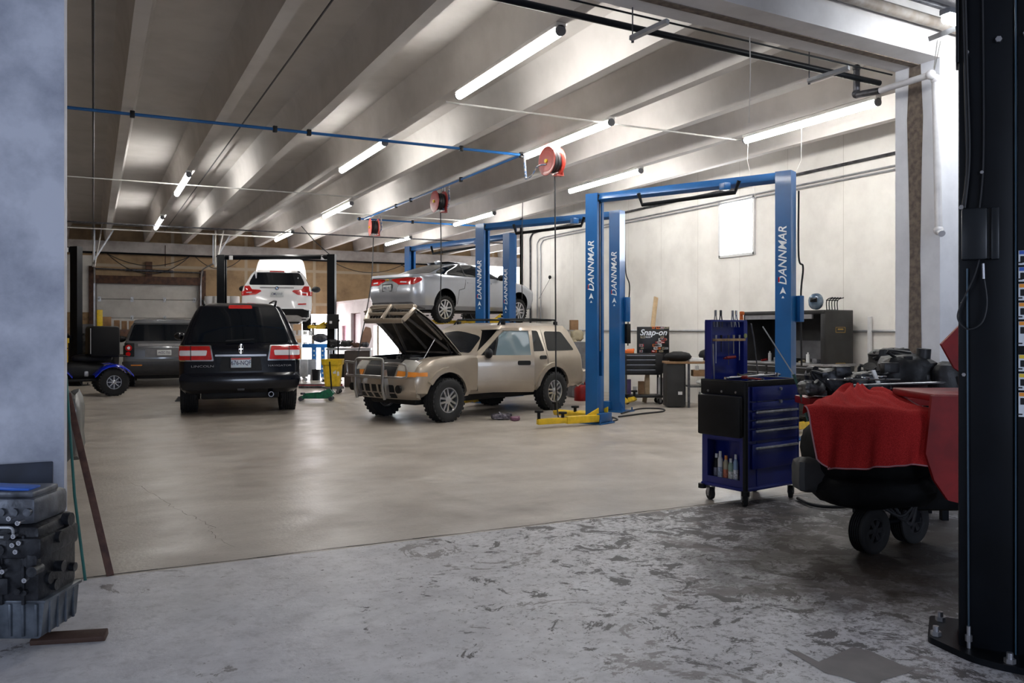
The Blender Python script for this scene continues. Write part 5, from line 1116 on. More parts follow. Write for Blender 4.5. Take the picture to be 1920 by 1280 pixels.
tool(lambda a: a.tube([(.22+.09*math.cos(2*PI*i/20), .12+.06*math.sin(2*PI*i/20), 1.085) for i in range(20)], .008, 6, True), 'wire_coil', K['galv'], 'pale wire coil on the right of the cart top', 'wire coil')
random.seed(3)
for k in range(9):
    x, y = random.uniform(-.3, .3), random.uniform(-.19, .0); an = random.uniform(0, 3); l_ = random.uniform(.06, .13)
    dx, dy = math.cos(an)*l_, math.sin(an)*l_
    c = ['steel', 'dsteel', 'blackp'][k % 3]
    if k < 5: tool(lambda a: (a.cyl((x-dx/2, y-dy/2, 1.022), (x+dx/2, y+dy/2, 1.022), .008, seg=8), a.cyl((x+dx/2, y+dy/2, 1.012), (x+dx/2, y+dy/2, 1.045), .014, seg=12)), 'socket_wrench', K[c], 'small '+['bright', 'dark', 'black', 'shiny', 'dull'][k]+' ratchet in the cart top tray, '+['nearest its front edge', 'left of the red clamp', 'in the middle', 'under the chrome bar', 'toward the right end'][k], 'wrench', 'small tools in the cart top tray')
    else: tool(lambda a: (a.cyl((x, y, 1.005), (x, y, 1.06), .018, .015, seg=14), a.cyl((x, y, 1.055), (x, y, 1.062), .010, seg=8)), 'socket', K[c], ['leftmost', 'second', 'third', 'rightmost'][k-5]+' loose socket standing in the black top tray of the blue cart', 'socket', 'sockets in the cart top tray')
# bottles in the low side shelf
bt = [(-.14, .05, .24, .026, 'blackp', 'whitep', 'black spray can, leftmost in the side shelf of the blue cart'), (-.075, .02, .27, .022, 'whitep', 'whitep', 'tall white bottle in the side shelf of the blue cart'), (-.02, .03, .24, .024, 'btan', 'amber', 'tan spray can in the middle of the cart side shelf'), (.04, .02, .22, .022, 'bgreen', 'whitep', 'green and white can in the cart side shelf'), (.085, .03, .26, .021, 'bblue', 'whitep', 'pale blue topped can right of the green one in the cart side shelf'), (.135, .05, .16, .02, 'bbrown', 'red', 'small brown bottle, rightmost in the cart side shelf')]
K['bgreen'] = mat('bottle_green', (.30, .42, .33), .4); K['bblue'] = mat('bottle_blue', (.30, .42, .60), .4); K['bbrown'] = mat('bottle_brown', (.25, .12, .06), .4)
for y, dx, h_, r, m1, m2, lab in bt:
    p = TCM @ V((-.37+dx+.03, -y, .167)); t = thing('spray_can' if 'can' in lab else 'bottle', lab, 'can' if 'can' in lab else 'bottle', p, 0, 'cans and bottles in the cart side shelf')
    a = MB(); a.lathe([(.001, 0), (r, 0), (r, h_*.74), (r*.55, h_*.84), (r*.5, h_*.86), (.001, h_*.86)], None, 18); a.build('can_body', K[m1], t)
    a = MB(); a.lathe([(.001, h_*.85), (r*.6, h_*.85), (r*.55, h_), (.001, h_)], None, 14); a.build('cap', K[m2], t)
    a = MB(); a.lathe([(r+.0006, h_*.2), (r+.0006, h_*.55)], None, 18, close=False) if False else a.cyl((0, 0, h_*.2), (0, 0, h_*.5), r+.0008, seg=18); a.build('can_label', mat('lab_'+m1, {'blackp': (.15, .15, .2), 'whitep': (.35, .4, .5), 'btan': (.5, .15, .08), 'bgreen': (.6, .6, .55), 'bblue': (.7, .7, .72), 'bbrown': (.5, .45, .3)}[m1], .5, var=.4, scale=60), t)
# long thin rod leaning on the cart with a green grip
a = MB(); a.cyl(W(1430, 612, 6.9), W(1488, 702, 6.78), .0055, seg=8); rod = tag(a.build('prybar', K['steel']), 'slanting steel rod with dark green grip leaning on the blue cart', 'pry bar')
a = MB(); a.cyl(W(1488, 702, 6.78), W(1500, 735, 6.74), .012, .010, seg=10); a.cyl(W(1500, 735, 6.74), W(1515, 790, 6.68), .010, .008, seg=10); child(a, 'grip', mat('dark_green', (.01, .07, .05), .4), rod)
# ---------------------------------------------------------------- red covered machine in front
CM = Matrix(((RX, FX, 0, 0), (RY, FY, 0, 0), (0, 0, 1, 0), (0, 0, 0, 1)))   # (right, depth, up) as seen from where the photographer stood -> world
t = thing('wheeled_machine', 'dark low machine on small wheels under the red cover, red side panels at right', 'machine', CM @ V((2.4, 5.7, 0)))
O = V((2.4, 5.7, 0)); tM = Matrix.Translation(-V(t.location)) @ CM
def lumpy(a, c, r, M=None, seed=0, amp=.12, seg=28, p=3.0):
    random.seed(seed); ph = [random.uniform(0, 6) for _ in range(6)]
    g = bmesh.new(); bmesh.ops.create_uvsphere(g, u_segments=seg, v_segments=seg//2, radius=1)
    for v in g.verts:
        n = v.co.normalized(); q = (abs(n.x)**p+abs(n.y)**p+abs(n.z)**p)**(-1/p)
        k = 1+amp*(math.sin(5*n.x+ph[0])*math.sin(4*n.y+ph[1])+.5*math.sin(9*n.z+ph[2])*math.sin(8*n.x+ph[3])+.35*math.sin(15*n.y+ph[4])*math.sin(13*n.z+ph[5]))
        v.co = V(c)+V((n.x*r[0], n.y*r[1], n.z*r[2]))*q*k
        if M: v.co = M @ v.co
    me = bpy.data.meshes.new('x'); g.to_mesh(me); g.free(); a.bm.from_mesh(me); bpy.data.meshes.remove(me)
a = MB(); lumpy(a, (2.48, 5.82, .66), (.42, .34, .24), tM, 2, .04); lumpy(a, (2.46, 5.76, .42), (.38, .30, .13), tM, 5, .06); a.box((2.85, 5.85, .42), (.5, .5, .3), tM, bev=.08)
a.build('hull', mat('machine_black', (.003, .003, .0035), .7, var=.5, scale=9, bump=.2, spec=.15), t, center=False)
a = MB(); lumpy(a, (2.06, 5.78, .50), (.105, .10, .115), tM, 9, .03, 20, 6); a.build('side_box', mat('side_box_grey', (.035, .036, .038), .6), t, center=False)
a = MB()
def rp_(u, v, d): return tM @ (CM.inverted() @ W(u, v, d))
a2 = [(1748, 742), (1806, 742), (1806, 945), (1778, 938), (1752, 900), (1736, 850)]
for dd in (0,):
    pts = [rp_(u, v, 5.30) for u, v in a2]; back = [p+tM.to_3x3() @ V((0, .03, 0)) for p in pts]; n = len(pts)
    a.add([tuple(p) for p in pts+back], [tuple(range(n)), tuple(range(n, 2*n))[::-1]]+[(i, (i+1) % n, n+(i+1) % n, n+i) for i in range(n)])
a.box((2.95, 5.65, 1.06), (.5, .6, .05), tM, bev=.01); a.build('side_panel', K['red2'], t, center=False)
for (u, v, d, s, st) in ((1630, 990, 5.62, -1, 0), (1705, 992, 5.9, 1, 0)):
    w_ = wheel(t, 0, 0, 0, .155, .12, .08, -1, 6, 'wide', mat('dull_hub', (.02, .02, .022), .6, .3, var=.5, scale=30), 28, lugs=False)
    w_.matrix_basis = Matrix.Translation(tM @ V(((u-960)/FP*d, d, .155))) @ Matrix.Rotation(-YAW+math.radians(32), 4, 'Z') @ w_.matrix_basis
a = MB(); a.cyl(tM @ V((2.3, 5.65, .17)), tM @ V((2.85, 5.9, .17)), .025); a.bar(tM @ V((2.45, 5.7, .17)), tM @ V((2.45, 5.75, .4)), .06, .06); a.bar(tM @ V((2.78, 5.8, .17)), tM @ V((2.78, 5.8, .4)), .06, .06); a.build('axle', K['blackm'], t)
a = MB()
for k in range(3): a.tube(curve([tM @ V((2.45+.05*k, 5.6, .33)), tM @ V((2.58+.03*k, 5.55, .26-.03*k)), tM @ V((2.70, 5.58, .36))], 6), .010, 6)
a.build('loose_hose', K['rubberh'], t)
# the red cover
random.seed(11); g = []; na, nb = 46, 48
for i in range(nb+1):
    b = i/nb; row = []
    for j in range(na+1):
        q = j/na; r = 1.90+.84*q
        fold = .012*math.sin(q*23+2*b)+.008*math.sin(q*41+b*5+1)+.006*math.sin(q*11-b*7)
        if b < .45:
            s = b/.45; d = 6.20-.72*s; z = 1.075-.055*s-.03*s*s + .018*math.sin(q*14+s*6)*(.4+.6*(1-s))+.012*math.sin(q*31-s*9)+.02*math.sin(3*q+1)
            r += (.60*(1-s)**1.2)*(1-q)**1.3
            z -= .05*max(0, .12-q)/.12
        else:
            s = (b-.45)/.55; th = min(1, s/.22); d = 5.48-.10*math.sin(th*PI/2)-.02*s; z = (1.075-.085)-.07*(1-math.cos(th*PI/2))-(.30+.012*math.sin(6*q))*max(0, s-.1)/.9
            d += fold*1.6*s-.012; r += (.03*s if q < .1 else 0)+(-.03*s*s if q > .95 else 0)
            z += .018*math.sin(q*14+6)*.4*(1-s)+.02*math.sin(3*q+1)*(1-s)
            if q > .9: z += .035*((q-.9)/.1)**2*s
            if q < .12: z += .05*((.12-q)/.12)**2*s; r += .02*s
        row.append(tuple(CM @ V((r, d, z))))
    g.append(row)
tm = bpy.data.materials.new('red_terry'); tm.use_nodes = True; nt = tm.node_tree; b_ = nt.nodes['Principled BSDF']; b_.inputs['Roughness'].default_value = .95; b_.inputs['Specular IOR Level'].default_value = .1
n1 = nt.nodes.new('ShaderNodeTexNoise'); n1.inputs['Scale'].default_value = 260; n1.inputs['Detail'].default_value = 3; cr = nt.nodes.new('ShaderNodeValToRGB'); cr.color_ramp.elements[0].position = .35; cr.color_ramp.elements[1].position = .65
cr.color_ramp.elements[0].color = (.27, .012, .013, 1); cr.color_ramp.elements[1].color = (.62, .042, .038, 1); tcn = nt.nodes.new('ShaderNodeTexCoord'); nt.links.new(tcn.outputs['Object'], n1.inputs['Vector']); nt.links.new(n1.outputs['Fac'], cr.inputs[0]); nt.links.new(cr.outputs[0], b_.inputs['Base Color'])
bp = nt.nodes.new('ShaderNodeBump'); bp.inputs['Strength'].default_value = .5; bp.inputs['Distance'].default_value = .004; nt.links.new(n1.outputs['Fac'], bp.inputs['Height']); nt.links.new(bp.outputs[0], b_.inputs['Normal'])
a = MB(); sheet(a, g, .006, Matrix.Identity(4)); cl = tag(a.build('cloth_cover', tm, None, ang=80), 'bright red terry cloth draped over the dark wheeled machine', 'cloth')
a = MB(); e = [V(r_[-1]) for r_ in g]+[V(x) for x in g[-1][::-1]]+[V(r_[0]) for r_ in g[::-1]][:int(nb*.55)]; a.tube(e, .005, 6); child(a, 'stitched_hem', mat('hem', (.45, .22, .24), .9), cl)
# ---------------------------------------------------------------- bench with parts behind the cover
t = thing('parts_bench', 'low red bench carrying greasy engine parts behind the red cloth', 'bench', CM @ V((2.9, 6.72, 0)), -YAW)
a = MB(); a.box((.0, 0, .93), (1.15, .34, .06), bev=.008); a.build('bench_top', K['red2'], t)
a = MB()
for x in (-.08, .5):
    for y in (-.13, .13): a.box((x, y, .45), (.05, .05, .9))
a.box((.21, 0, .3), (.6, .28, .03)); a.build('bench_frame', K['blackm'], t)
grease = mat('greasy_metal', (.05, .05, .055), .38, .5, col2=(.008, .008, .009), scale=14, bump=.4)
blk = mat('black_scrap', (.012, .012, .013), .5, var=.6, scale=12, bump=.4)
def junk(name, label, cat, c, s, m, seed, n=7, rods=3, group=None, frame=True):
    """irregular mechanical part: cast core, bosses, ribs, pipes"""
    random.seed(seed); M = CM if frame else Matrix.Identity(4)
    a = MB(); lumpy(a, c, (s[0]*.42, s[1]*.42, s[2]*.40), M, seed, .10, 22, 4)
    for i in range(n):
        x = c[0]+random.uniform(-.42, .42)*s[0]; y = c[1]+random.uniform(-.42, .2)*s[1]; z = c[2]+random.uniform(-.38, .36)*s[2]; q = random.uniform(.12, .28)*min(s)
        if random.random() < .5:
            dd = V((random.uniform(-1, 1), random.uniform(-1, 0), random.uniform(-.3, 1))).normalized()*q*1.3; a.cyl(M @ V((x, y, z)), M @ (V((x, y, z))+dd), q*.7, seg=12)
        else: a.box((x, y, z), (q*1.8, q*1.3, q*1.2), M @ Matrix.Translation((0, 0, 0)), bev=q*.15)
    for i in range(rods):
        p = [V((c[0]+random.uniform(-.5, .5)*s[0], c[1]-random.uniform(0, .5)*s[1], c[2]+random.uniform(-.3, .5)*s[2])) for _ in range(3)]
        a.tube([M @ q for q in curve(p, 5)], .03*min(s)+.004, 6)
    return tag(a.build(name, m), label, cat, group)
junk('transmission', 'greasy transmission casing lying on the red bench behind the cloth, leftmost part', 'engine part', (2.52, 6.72, 1.08), (.38, .30, .26), grease, 21, 10, 4)
junk('cylinder_head', 'ribbed metal engine part stacked right above the red bench edge, beside the blue cart', 'engine part', (2.36, 6.60, 1.035), (.22, .2, .14), mat('pale_greasy', (.20, .20, .20), .4, .6, col2=(.02, .02, .02), scale=18), 22, 10, 2)
junk('engine_part', 'dark axle piece on the red bench in front of the black scrap pile', 'engine part', (2.86, 6.74, 1.07), (.40, .28, .22), grease, 23, 8, 3)
junk('engine_cover', 'long black engine cover lying slanted at the right end of the bench', 'engine part', (3.18, 6.75, 1.16), (.50, .28, .32), blk, 24, 6, 2)
junk('air_box', 'black plastic air box touching the edge of the tall black column', 'engine part', (3.46, 6.6, 1.10), (.34, .28, .34), blk, 25, 4, 2)
for k, (u, v, u2, v2, lab) in enumerate(((1637, 694, 1647, 718, 'short white handle standing out of the scrap pile'), (1600, 722, 1790, 716, 'long flat steel strip lying across the bench behind the red cloth'), (1765, 712, 1783, 690, 'thin bright rod sticking up near the black column'))):
    a = MB(); a.bar(W(u, v, 6.55), W(u2, v2, 6.5), .03 if k == 0 else .012, .012); tag(a.build('bar', K['whitep'] if k == 0 else K['steel']), lab, 'bar')
for k in range(4):
    r = 2.45+.13*k; a = MB(); a.tube([CM @ V((r+.03*math.cos(2*PI*i/14), 6.42+.02*math.sin(2*PI*i/14), 1.115+.008*k)) for i in range(14)], .005, 6, True); a.bar(CM @ V((r, 6.42, 1.115)), CM @ V((r+.12, 6.38, 1.115)), .012, .008)
    tag(a.build('ring_wrench', K['chrome']), ['leftmost', 'second from left', 'third from left', 'rightmost'][k]+' shiny wrench lying on the bench just behind the red cloth', 'wrench', 'wrenches behind the red cloth')
# tall pile of black scrap beside the pillar
pile = [(3.34, 7.55, .40, .62, .5, .8, 'lowest black plastic heap beside the pillar, on the floor'), (3.37, 7.6, .95, .56, .42, .46, 'large black rubber heap in the middle of the scrap pile by the pillar'), (3.55, 7.5, 1.12, .34, .34, .36, 'black scrap heap touching the pillar'), (3.44, 7.62, 1.22, .40, .3, .26, 'topmost black piece of the scrap pile by the pillar')]
for k, (r, d, z, sx, sy, sz, lab) in enumerate(pile): junk('scrap_heap', lab, 'scrap', (r, d, z), (sx, sy, sz), blk, 30+k, 9, 4)
junk('scrap_heap', 'grey metallic lump near the top right of the black scrap pile', 'scrap', (3.62, 7.40, 1.10), (.13, .13, .12), mat('pale_greasy', (.2, .2, .2), .4), 38, 5, 1)
# slanted red panel leaning in the corner by the near column
a = MB(); pts = [W(1765, 645, 5.9), W(1812, 598, 5.9), W(1830, 640, 5.9), W(1812, 705, 5.9), W(1790, 690, 5.9)]; bk = [p+cs(0, .025) for p in pts]
a.add([tuple(p) for p in pts+bk], [(0, 1, 2, 3, 4), (9, 8, 7, 6, 5)]+[(i, (i+1) % 5, 5+(i+1) % 5, 5+i) for i in range(5)]); a.bar(W(1812, 650, 5.93), W(1816, 742, 5.93), .03, .03)
tag(a.build('red_panel', K['red2']), 'slanted dark red metal panel standing above the bench beside the black column', 'panel')
a = MB(); a.tube(curve([G(1496, 934, .02), G(1520, 945, .02), G(1560, 950, .02), G(1610, 948, .02), G(1680, 955, .02)], 8), .016, 8); tag(a.build('floor_hose', K['rubberh']), 'black hose on the floor running from the blue cart under the machine', 'hose')
# ---------------------------------------------------------------- black tool cabinet with hutch on the right wall
t = thing('tool_cabinet', 'long black tool cabinet with an open hutch against the white wall', 'tool cabinet', (10.4, 10.3, 0))
BK = mat('cabinet_black', (.018, .018, .019), .42, var=.25, scale=6)
a = MB(); a.box((0, 0, .52), (.68, 1.8, .80), bev=.008); a.build('cabinet_body', BK, t)
a = MB(); a.box((.0, 0, .94), (.72, 1.84, .04), bev=.006); a.build('worktop', K['steel'], t)
for i in range(3):
    for j, (z, h_) in enumerate(((.86, .10), (.75, .10), (.63, .12), (.49, .14), (.30, .20))):
        y = -.58+.58*i
        a = MB(); a.box((-.345, y, z), (.02, .56, h_-.012), bev=.003); dr = a.build('drawer', BK, t)
        a = MB(); a.box((-.362, y, z+h_/2-.022), (.016, .52, .014), bev=.003); child(a, 'drawer_pull', K['steel'], dr)
a = MB(); a.box((.0, -.86, 1.37), (.6, .10, .84), bev=.006); a.box((0, .86, 1.37), (.6, .08, .84)); a.box((.28, 0, 1.37), (.02, 1.7, .84)); a.box((.0, 0, 1.77), (.62, 1.8, .06), bev=.006); a.build('hutch', BK, t)
a = MB(); a.box((-.30, .1, 1.70), (.03, 1.5, .07)); a.build('hutch_lamp_rail', K['steel'], t)
a = MB(); a.box((.262, -.05, 1.16), (.012, .9, .30)); a.build('hutch_backsplash', K['grey'], t)
for z in (1.62, 1.06, ): 
    a = MB()
    for (y0_, z0_, sx, sz) in ((0, .03, .20, .006), (0, -.05, .20, .006), (-.10, -.01, .006, .086), (.10, -.01, .006, .086), (0, .0, .12, .02)): a.box((y0_+.02, -.914, z+z0_-.12), (sx, .004, sz))
    a.build('brand_sticker', mat('sticker_gold', (.45, .28, .05), .5), t)
for x, y in ((-.25, -.8), (.25, -.8), (-.25, .8), (.25, .8)): caster(t, x, y, .055, .12, 0)
a = MB(); lumpy(a, (10.12, 9.60, 1.935), (.10, .12, .13), None, 3, .02, 22, 2.2); hel = tag(a.build('welding_helmet', mat('helmet_blue', (.03, .07, .13), .2, coat=.6, col2=(.15, .22, .3), scale=9)), 'shiny dark blue welding helmet on top of the black tool cabinet', 'helmet')
a = MB(); a.box((10.03, 9.56, 1.955), (.04, .12, .07), bev=.01); child(a, 'visor', K['glass'], hel)
t = thing('wire_rack', 'small black wire rack on the right end of the black tool cabinet', 'rack', (10.55, 9.55, 1.80)); a = MB()
for i in range(5): a.tube(curve([(-.12+.06*i, .12, 0), (-.12+.06*i, .12, .16), (-.12+.06*i, -.0, .20)], 4), .008, 6)
a.tube([(-.13, .12, .16), (.13, .12, .16)], .008, 6); a.tube([(-.13, .12, .005), (.13, .12, .005)], .008, 6); a.build('wire_frame', K['blackm'], t)
random.seed(5)
for k in range(9):
    y = 9.7+.14*k; a = MB()
    if k % 3 == 0: a.box((10.25, y, .995), (.12, .10, .07), bev=.01)
    elif k % 3 == 1: a.cyl((10.2, y, .962), (10.2, y, 1.10), .03, seg=12); a.cyl((10.2, y, 1.10), (10.2, y, 1.13), .012, seg=10)
    else: a.bar((10.1, y-.05, .975), (10.3, y+.05, .98), .03, .025, bev=.005); a.cyl((10.3, y+.05, .97), (10.3, y+.05, 1.0), .022, seg=10)
    tag(a.build('parts_box' if k % 3 == 0 else 'spray_can' if k % 3 == 1 else 'hand_tool', K[['grey', 'whitep', 'btan', 'blackp', 'dsteel', 'orange', 'steel', 'galv', 'red2'][k]]), ['grey parts box at the near end of the cabinet worktop', 'white can near the near end of the cabinet worktop', 'tan hand tool on the cabinet worktop beside the white can', 'black box on the cabinet worktop under the hutch', 'dark can in the middle of the cabinet worktop', 'orange hand tool in the middle of the cabinet worktop', 'silver box on the cabinet worktop behind the lift column', 'pale can at the far half of the cabinet worktop', 'red hand tool at the far end of the cabinet worktop'][k], ['box', 'can', 'tool'][k % 3])
a = MB(); a.box((10.85, 9.2, 1.1), (.05, .06, 1.2), bev=.01); tag(a.build('wall_strip', K['whitep']), 'white vertical strip on the wall beside the black tool cabinet', 'strip')
# ---------------------------------------------------------------- black sticker-covered cart
q = XY(1204, 16.9); t = thing('tool_cart', 'black rolling cart with red and white stickers on its raised lid', 'tool cart', q, -YAW)
a = MB(); a.box((0, 0, .80), (.74, .45, .42), bev=.01); a.box((0, 0, .16), (.76, .46, .05), bev=.01)
for x in (-.35, .35):
    for y in (-.2, .2): a.box((x, y, .38), (.035, .035, .44))
a.build('cart_body', BK, t)
for z in (.95, .86, .76, .66): a = MB(); a.box((-.06, -.232, z), (.60, .015, .075), bev=.003); dr = a.build('drawer', BK, t); a = MB(); a.box((-.06, -.245, z+.03), (.56, .012, .010)); child(a, 'drawer_pull', K['steel'], dr)
for x, y in ((-.33, -.18), (.33, -.18), (-.33, .18), (.33, .18)): caster(t, x, y, .06, .14, .3)
a = MB(); a.box((.26, .24, 1.28), (.66, .03, .54), bev=.006); a.box((.26, .24, .85), (.62, .03, .5)); bd = a.build('raised_lid', mat('lid_black', (.014, .014, .015), .35), t)
tx = text('Snap-on', .17, axM((1, 0, 0), (0, 0, 1), (.26, .218, 1.43)), K['textw'], t, 'brand_lettering', bold=.02, shear=.3)
random.seed(7); sc_ = [K['whitep'], K['red'], K['orange'], K['galv'], K['btan']]
for i in range(34):
    x = .26+random.uniform(-.28, .28); z = random.choice([1.53, 1.34, 1.29, 1.23, 1.17, 1.11, 1.05]); 
    if abs(x-.16) < .12 and z < 1.3: x += .22
    w_ = random.uniform(.05, .12); h_ = random.uniform(.03, .055)
    a = MB(); a.box((x, .222, z), (w_, .003, h_), bev=.0008, seg=1); s_ = a.build('sticker', sc_[i % 5], t)
    a = MB(); a.box((x, .2195, z), (w_*.7, .002, h_*.3)); a.box((x-w_*.2, .2195, z+h_*.28), (w_*.3, .002, h_*.15)); child(a, 'sticker_print', K['blackp'] if i % 5 != 1 else K['whitep'], s_)
random.seed(2)
for k, (x, c, w_, h_, lab) in enumerate(((-.28, 'plum', .10, .30, 'purple package on the lower deck of the black sticker cart'), (-.14, 'whitep', .08, .16, 'white bottle on the lower deck of the black sticker cart'), (.10, 'pine', .10, .34, 'pale wooden board standing on the lower deck of the black sticker cart'), (-.02, 'card', .12, .26, 'brown cardboard piece on the lower deck of the black sticker cart'), (.385, 'paper', .15, .34, 'white board with a black stripe right of the black sticker cart'))):
    K['plum'] = mat('plum_pack', (.13, .08, .22), .5)
    a = MB(); p = Matrix.Translation(q) @ Matrix.Rotation(-YAW, 4, 'Z'); a.box((x, .0 if x < .3 else -.05, (.19)+h_/2+(.2 if x > .4 else 0)*0), (w_, .03 if x > 0 else .08, h_ if x < .4 else h_), p @ Matrix.Rotation(0, 4, 'Y'), bev=.004); o = tag(a.build('package' if k < 2 else 'board', K[c]), lab, 'package' if k < 2 else 'board')
a = MB(); p = Matrix.Translation(q) @ Matrix.Rotation(-YAW, 4, 'Z'); a.box((-.27, 0, 1.05), (.2, .12, .07), p, bev=.01); a.cyl(p @ V((-.3, .05, 1.08)), p @ V((-.15, .05, 1.09)), .02); tag(a.build('power_drill', K['orange']), 'orange power tool on the left end of the black sticker cart', 'tool')
a = MB(); a.bar(XY(1208, 17.1, .01), W(1230, 557, 17.95), .10, .03, bev=.004); tag(a.build('plank', K['pine']), 'pale wooden plank leaning against the white wall behind the sticker lid', 'plank')
# ---------------------------------------------------------------- cluttered table right of it
q = XY(1300, 16.2); t = thing('work_table', 'low cluttered table against the white wall between the black cart and the blue cart', 'table', q, -YAW)
a = MB(); a.box((-.06, 0, .86), (1.0, .5, .04), bev=.004); a.build('table_top', K['card'], t)
for x in (-.13, .43):
    for y in (-.2, .2): a = MB(); a.box((x, y, .42), (.04, .04, .84)); a.build('leg', K['dsteel'], t)
a = MB(); a.box((-.38, 0, .43), (.34, .44, .82), bev=.01); a.build('cabinet', mat('dark_cabinet', (.022, .022, .022), .6), t)
a = MB(); a.box((-.30, -.225, .28), (.08, .005, .06)); a.build('cabinet_label', K['whitep'], t)
a = MB(); a.box((.15, 0, .40), (.56, .44, .025)); a.build('lower_shelf', K['dsteel'], t)
P = Matrix.Translation(q) @ Matrix.Rotation(-YAW, 4, 'Z')
def tb(f, name, m, lab, cat): a = MB(); f(a); a.bm.transform(P); return tag(a.build(name, m), lab, cat)
tb(lambda a: lumpy(a, (-.30, 0, .97), (.26, .18, .10), None, 4, .08, 20, 2.2), 'black_bag', K['blackp'], 'black bag heaped on the left of the cluttered table', 'bag')
tb(lambda a: lumpy(a, (.30, -.02, 1.0), (.20, .14, .12), None, 6, .08, 20, 2.2), 'black_bag', K['blackp'], 'black cover heaped on the right of the cluttered table', 'bag')
tb(lambda a: (a.box((.02, -.1, .90), (.26, .2, .04), bev=.006), a.box((.05, -.1, .935), (.2, .16, .03), bev=.006)), 'paper_stack', K['paper'], 'stack of white papers in the middle of the cluttered table', 'papers')
tb(lambda a: a.box((.12, -.12, .66), (.34, .22, .12), bev=.006), 'cardboard_box', K['card'], 'shallow cardboard tray under the cluttered table', 'box')
tb(lambda a: a.cyl((.03, -.18, .72), (.03, -.18, .80), .035, seg=14), 'paper_cup', K['whitep'], 'white cup on the tray under the cluttered table', 'cup')
tb(lambda a: lumpy(a, (.22, -.14, .49), (.20, .08, .06), None, 9, .05, 18, 2.3), 'white_bundle', K['paper'], 'long white bundle on the lower shelf of the cluttered table', 'bundle')
tb(lambda a: a.box((.22, -.15, .17), (.26, .2, .24), bev=.006), 'plastic_crate', K['whitep'], 'white crate on the floor under the cluttered table', 'crate')
tb(lambda a: (a.cyl((.37, -.1, .88), (.37, -.1, 1.0), .04, seg=14), a.cyl((.37, -.1, 1.0), (.37, -.1, 1.03), .02, seg=10)), 'jar', K['btan'], 'tan jar at the right end of the cluttered table', 'jar')
# small things near the rear of the tan SUV
a = MB(); p = XY(1090, 17.6); a.lathe([(.001, 0), (.15, 0), (.15, .25), (.10, .32), (.001, .34)], Matrix.Translation(p), 20); a.tube([p+V((.1, 0, .33)), p+V((.05, 0, .42)), p+V((-.05, 0, .42)), p+V((-.1, 0, .33))], .015, 6); tag(a.build('gas_can', K['red2']), 'red can on the floor behind the rear of the tan SUV', 'can')
a = MB(); p = XY(1082, 18.6); a.box((p.x, p.y, .62), (.45, .35, 1.2), bev=.01); tag(a.build('locker', K['grey']), 'grey locker behind the rear end of the tan SUV', 'locker')
junk('canvas_bag', 'tan canvas bag on the grey locker behind the tan SUV', 'bag', ((1082-960)/FP*18.6, 18.6, 1.36), (.32, .26, .30), K['btan'], 44, 3, 1)
a = MB(); p = W(1076, 609, 18.6); a.box((p.x, p.y, p.z), (.2, .06, .22), bev=.004); tag(a.build('picture_board', K['card']), 'small brown board on the wall above the tan bag', 'board')
# parts on the floor beside the tan SUV
junk('impact_tool', 'small black and silver tool on the floor below the open door of the tan SUV', 'tool', ((940-960)/FP*13.9, 13.9, .05), (.40, .2, .13), mat('mixed_tool', (.22, .2, .24), .4, .4, col2=(.01, .01, .01), scale=18), 51, 6, 3)
junk('impact_tool', 'purplish tool on the floor right of the small black one', 'tool', ((966-960)/FP*13.7, 13.7, .04), (.18, .14, .09), mat('mauve_tool', (.2, .09, .14), .4), 52, 4, 1)
a = MB(); a.tube(curve([G(1165, 775, .015), G(1200, 766, .015), G(1240, 766, .015), G(1243, 771, .015), G(1205, 775, .015), G(1160, 781, .015)], 7), .015, 6); tag(a.build('floor_cable', K['rubberh']), 'black cable looped on the floor right of the near blue column', 'cable')
a = MB(); a.tube(curve([G(1130, 775, .015), G(1146, 781, .015), G(1158, 786, .015), G(1150, 789, .015)], 6), .012, 6); tag(a.build('floor_cable', K['rubberh']), 'short dark hose end on the floor beside the yellow lift arms', 'hose')
# ---------------------------------------------------------------- left foreground: engine, sticks, panel
t = thing('engine_block', 'bare dark engine block standing on its oil pan beside the white wall at left', 'engine', W(52, HOR, 4.0)-V((0, 0, 1.5)), -YAW)
em = mat('engine_iron', (.028, .03, .036), .45, .5, col2=(.006, .006, .008), scale=16, bump=.4, lo=.3, hi=.6)
a = MB(); a.box((-.02, 0, .42), (.34, .34, .36), bev=.03); a.box((.02, -.02, .50), (.30, .34, .10), bev=.02)
random.seed(14)
for k in range(16): x, z = random.uniform(-.17, .15), random.uniform(.27, .60); a.cyl((x, -.15, z), (x, -.15-random.uniform(.03, .07), z), random.uniform(.012, .04), seg=14)
for k in range(10): x, z = random.uniform(-.17, .13), random.uniform(.25, .58); a.box((x, -.17, z), (random.uniform(.03, .10), .04, random.uniform(.02, .08)), bev=.008)
for k in range(7): z = random.uniform(.25, .6); y = random.uniform(-.12, .12); a.cyl((.14, y, z), (.14+random.uniform(.02, .05), y, z), random.uniform(.015, .035), seg=12)
for x in (-.12, -.02, .08): a.box((x, -.165, .40), (.015, .03, .32), bev=.004)
a.build('block', em, t)
a = MB(); a.box((-.03, 0, .66), (.30, .30, .13), bev=.03); a.box((-.03, -.02, .735), (.26, .22, .03), bev=.01)
for k in range(5): a.cyl((-.15+.06*k, -.145, .66), (-.15+.06*k, -.165, .66), .018, seg=12)
a.build('cylinder_head', mat('head_alu', (.13, .14, .165), .4, .6, col2=(.06, .065, .075), scale=14, bump=.3), t)
a = MB(); a.box((-.07, -.06, .755), (.20, .10, .015), Matrix.Rotation(.05, 4, 'Y'), bev=.004); a.build('blue_gasket', mat('gasket_blue', (.02, .10, .45), .4), t)
a = MB(); a.prism(rnd([(-.085, .09), (.155, .09), (.165, .25), (-.15, .25)], .02), .30, axM((1, 0, 0), (0, 0, 1), (0, .15, 0)))
